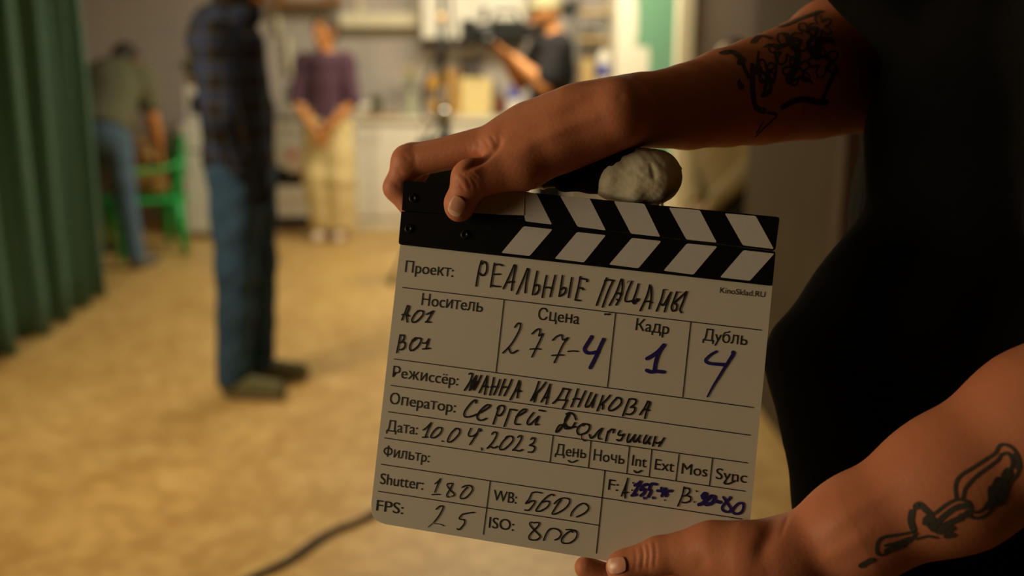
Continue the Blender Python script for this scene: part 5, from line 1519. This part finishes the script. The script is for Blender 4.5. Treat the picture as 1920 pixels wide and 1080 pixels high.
# tattoos: ink ribbons that follow the skin, in the same body mesh
TAT_L = [(1600, 810, 4.0, 22, [[770,500,765,400,800,330,900,265,1000,200,1060,160,1100,100,1160,100,1210,140,1245,220,1230,310,1180,370,1150,440,1130,500,1060,550,1010,610,930,645,860,630,800,620],
   [820,490,840,420,910,340,1010,265,1080,210,1110,170,1160,160,1190,210,1180,270,1120,340],[850,590,920,600,980,570,1010,520],[610,610,700,540,780,505,850,520,880,560,870,620],[620,700,680,640,760,580,850,560],[630,660,700,600,780,550,860,540],[700,690,780,640,850,600],
   [600,610,560,590,500,540,450,590,420,640,430,700,460,740],[530,650,560,700,600,740],[440,750,330,770,220,790,180,830,175,900,220,920,300,870,400,830,470,760],[240,850,320,830,420,790],[470,800,560,780,620,790]]),
 (1600, 810, 4.0, 62, [[1085,370,1065,430,1080,500],[1120,380,1110,450,1090,520],[1040,430,1040,500],[1140,330,1160,300]]),
 (1600, 810, 4.0, 44, [[1040,500,1000,560],[1110,520,1060,540],[660,710,740,670,810,640],[575,620,600,680,600,730],[470,560,500,545,560,600],[440,600,430,660,445,720],[640,750,700,740,740,720],[700,780,740,770],[560,640,540,680],[250,890,330,860,380,840],[60,1000,130,960],[1215,180,1235,260]]),
]
TAT_R = [(1300, 0, 3.6, 15, [sum([[cx_ + rr_ * (.35 + .65 * abs(math.sin(a_ * 2.5))) * math.cos(a_), cy_ + rr_ * (.35 + .65 * abs(math.sin(a_ * 2.5))) * math.sin(a_)] for a_ in np.linspace(0, 6.28, 26)], []) for cx_, cy_, rr_ in ((620, 330, 110), (760, 250, 100), (700, 480, 100), (860, 180, 80), (880, 420, 110), (480, 480, 80))]),
 (1300, 0, 3.6, 30, [[560, 330, 640, 300, 700, 360], [720, 200, 800, 240, 770, 300], [660, 450, 730, 470, 740, 540], [840, 380, 920, 400, 900, 470], [430, 470, 500, 520, 480, 600], [340, 450, 370, 520]]),
 (1300, 0, 3.6, 55, [[200,360,260,350,330,400],[320,420,320,580],[780,330,830,380,850,280,930,270],[620,230,700,350,690,450,640,540],[600,180,720,130,850,80]]),
 (1300, 0, 3.6, 38, [[400,440,400,600,420,720,480,750],[600,720,720,670,850,690,900,690],[960,470,900,600,870,680],[400,290,450,240,520,260],[500,470,520,600,470,640]]),
 (1300, 0, 3.6, 18, [[500,760,560,780,480,860,420,920],[470,820,430,890],[440,350,430,480,480,560],[550,350,560,450,540,560],[480,320,520,300,560,330],[640,560,740,520,800,560]])]


def drape(vv, qq, groups, lift=.00035):
    tree = BVHTree.FromPolygons([Vector(x_) for x_ in vv.tolist()], qq.tolist())
    bm = bmesh.new(); C_ = Vector(CAM.tolist())
    def flush(run, w_):
        if len(run) > 1: stroke(bm, [r_[0] for r_ in run], w_, off_n=[r_[1] for r_ in run])
    for ox, oy, sc_, w_, sts in groups:
        for s_ in sts:
            pts = catmull([(s_[i] / sc_ + ox, s_[i + 1] / sc_ + oy) for i in range(0, len(s_), 2)], 10)
            run = []; dd = .62
            for c in pts:
                h = tree.ray_cast(C_, Vector(ray(*c).tolist()).normalized())
                if h[0] is None: flush(run, w_ / sc_ * dd / F); run = []; continue
                nn = h[1] if h[1].dot(Vector(ray(*c).tolist())) < 0 else -h[1]
                dd = (h[0] - C_).length
                run.append((np.array(h[0] + nn * (lift + random.random() * .00008)), np.array(nn)))
            flush(run, w_ / sc_ * dd / F)
    bmesh.ops.triangulate(bm, faces=bm.faces[:])
    bm.verts.index_update()
    v_ = np.array([v.co[:] for v in bm.verts]); t_ = np.array([[l.vert.index for l in f.loops] for f in bm.faces])
    bm.free(); return v_, t_


tL = drape(vL, qL, TAT_L); tR = drape(vR, qR, TAT_R)
me = bpy.data.meshes.new('body')
allv, allf, allm = [], [], []
nb = 0
for v_, f_, m_ in ((v0, q0, mi0), (vR, qR, np.zeros(len(qR), int)), (vL, qL, np.zeros(len(qL), int)), (tL[0], tL[1], np.full(len(tL[1]), 3)), (tR[0], tR[1], np.full(len(tR[1]), 3))):
    allv.append(v_); allf += (f_ + nb).tolist(); allm.append(m_); nb += len(v_)
me.from_pydata(np.concatenate(allv).tolist(), [], allf)
for m_ in (M['skin'], M['eye'], M['lips'], M['ink']): me.materials.append(m_)
me.polygons.foreach_set('material_index', np.concatenate(allm).astype(np.int32))
me.polygons.foreach_set('use_smooth', np.ones(len(allf), bool)); me.update()
link_mesh('body', me, hero)


def fingernail(vv, qq, center, ax, wx, n_hint, name='fingernail'):
    """curved nail draped on the fingertip: centre, long and cross axes in pixels"""
    tree = BVHTree.FromPolygons([Vector(x_) for x_ in vv.tolist()], qq.tolist())
    bm = bmesh.new(); C_ = Vector(CAM.tolist()); N = 14
    g = {}
    for i in range(N + 1):
        for j in range(N + 1):
            s_, t_ = i / N * 2 - 1, j / N * 2 - 1
            # square to rounded outline
            a_, b_ = s_ * math.sqrt(1 - t_ * t_ * .36), t_ * math.sqrt(1 - s_ * s_ * .36)
            px_, py_ = center[0] + ax[0] * a_ + wx[0] * b_, center[1] + ax[1] * a_ + wx[1] * b_
            h = tree.ray_cast(C_, Vector(ray(px_, py_).tolist()).normalized())
            if h[0] is None or (h[0] - C_).length > .72: continue
            nn = h[1] if h[1].dot(Vector(ray(px_, py_).tolist())) < 0 else -h[1]
            g[i, j] = bm.verts.new(h[0] + nn * .0006)
    for i in range(N):
        for j in range(N):
            k_ = [(i, j), (i + 1, j), (i + 1, j + 1), (i, j + 1)]
            if all(q_ in g for q_ in k_):
                f = bm.faces.new([g[q_] for q_ in k_]); f.smooth = True
                f.material_index = 1 if i >= N - 3 else 0
    o = bm_obj(name, bm, [M['nail'], M['nail_tip']], hero)
    md = o.modifiers.new('thickness', 'SOLIDIFY'); md.thickness = .0006; md.offset = 0
    return o


fingernail(vR, qR, (857, 386), (-7, 17), (12.5, 7), None)
fingernail(vL, qL, (1158, 1060), (-17, 3), (2, 15), None)


def shirt_front(S):
    S.cap(P(1830, -40, .86), P(1712, -75, .82), .075, .055, .03)
    S.cap(P(1614, -54, .740), P(1712, 43, .740), .030, .030, .004); S.cap(P(1720, 43, .74), P(1860, 70, .74), .028, .06, .01)
    S.cap(P(1858, 95, .74), P(1815, 250, .74), .070, .070, .01); S.cap(P(1815, 250, .74), P(1806, 440, .74), .070, .070, .01)
    S.cap(P(1806, 440, .74), P(1550, 672, .74), .070, .0430, .004); S.cap(P(1550, 672, .74), P(1600, 960, .74), .0430, .040, .01)
    S.cap(P(1600, 960, .74), P(1640, 1150, .74), .040, .045, .02)
    S.cap(P(1700, 620, .76), P(1720, 1000, .76), .07, .07, .03)
    S.cap(P(1960, 60, .80), P(1900, 1000, .80), .13, .14, .02)


shirt(p, hero, M['black_cloth'], hem=-.16, sleeve=.52, loose=.030, res=.007, extra=shirt_front, wob=.003)
trousers(p, hero, M['charcoal_cloth'], loose=.02); shoes(p, hero, M['black_cloth'], M['sole_pale']); hair(p, hero, M['hair_dark'], back=.03); beard(p, hero, M['beard'])
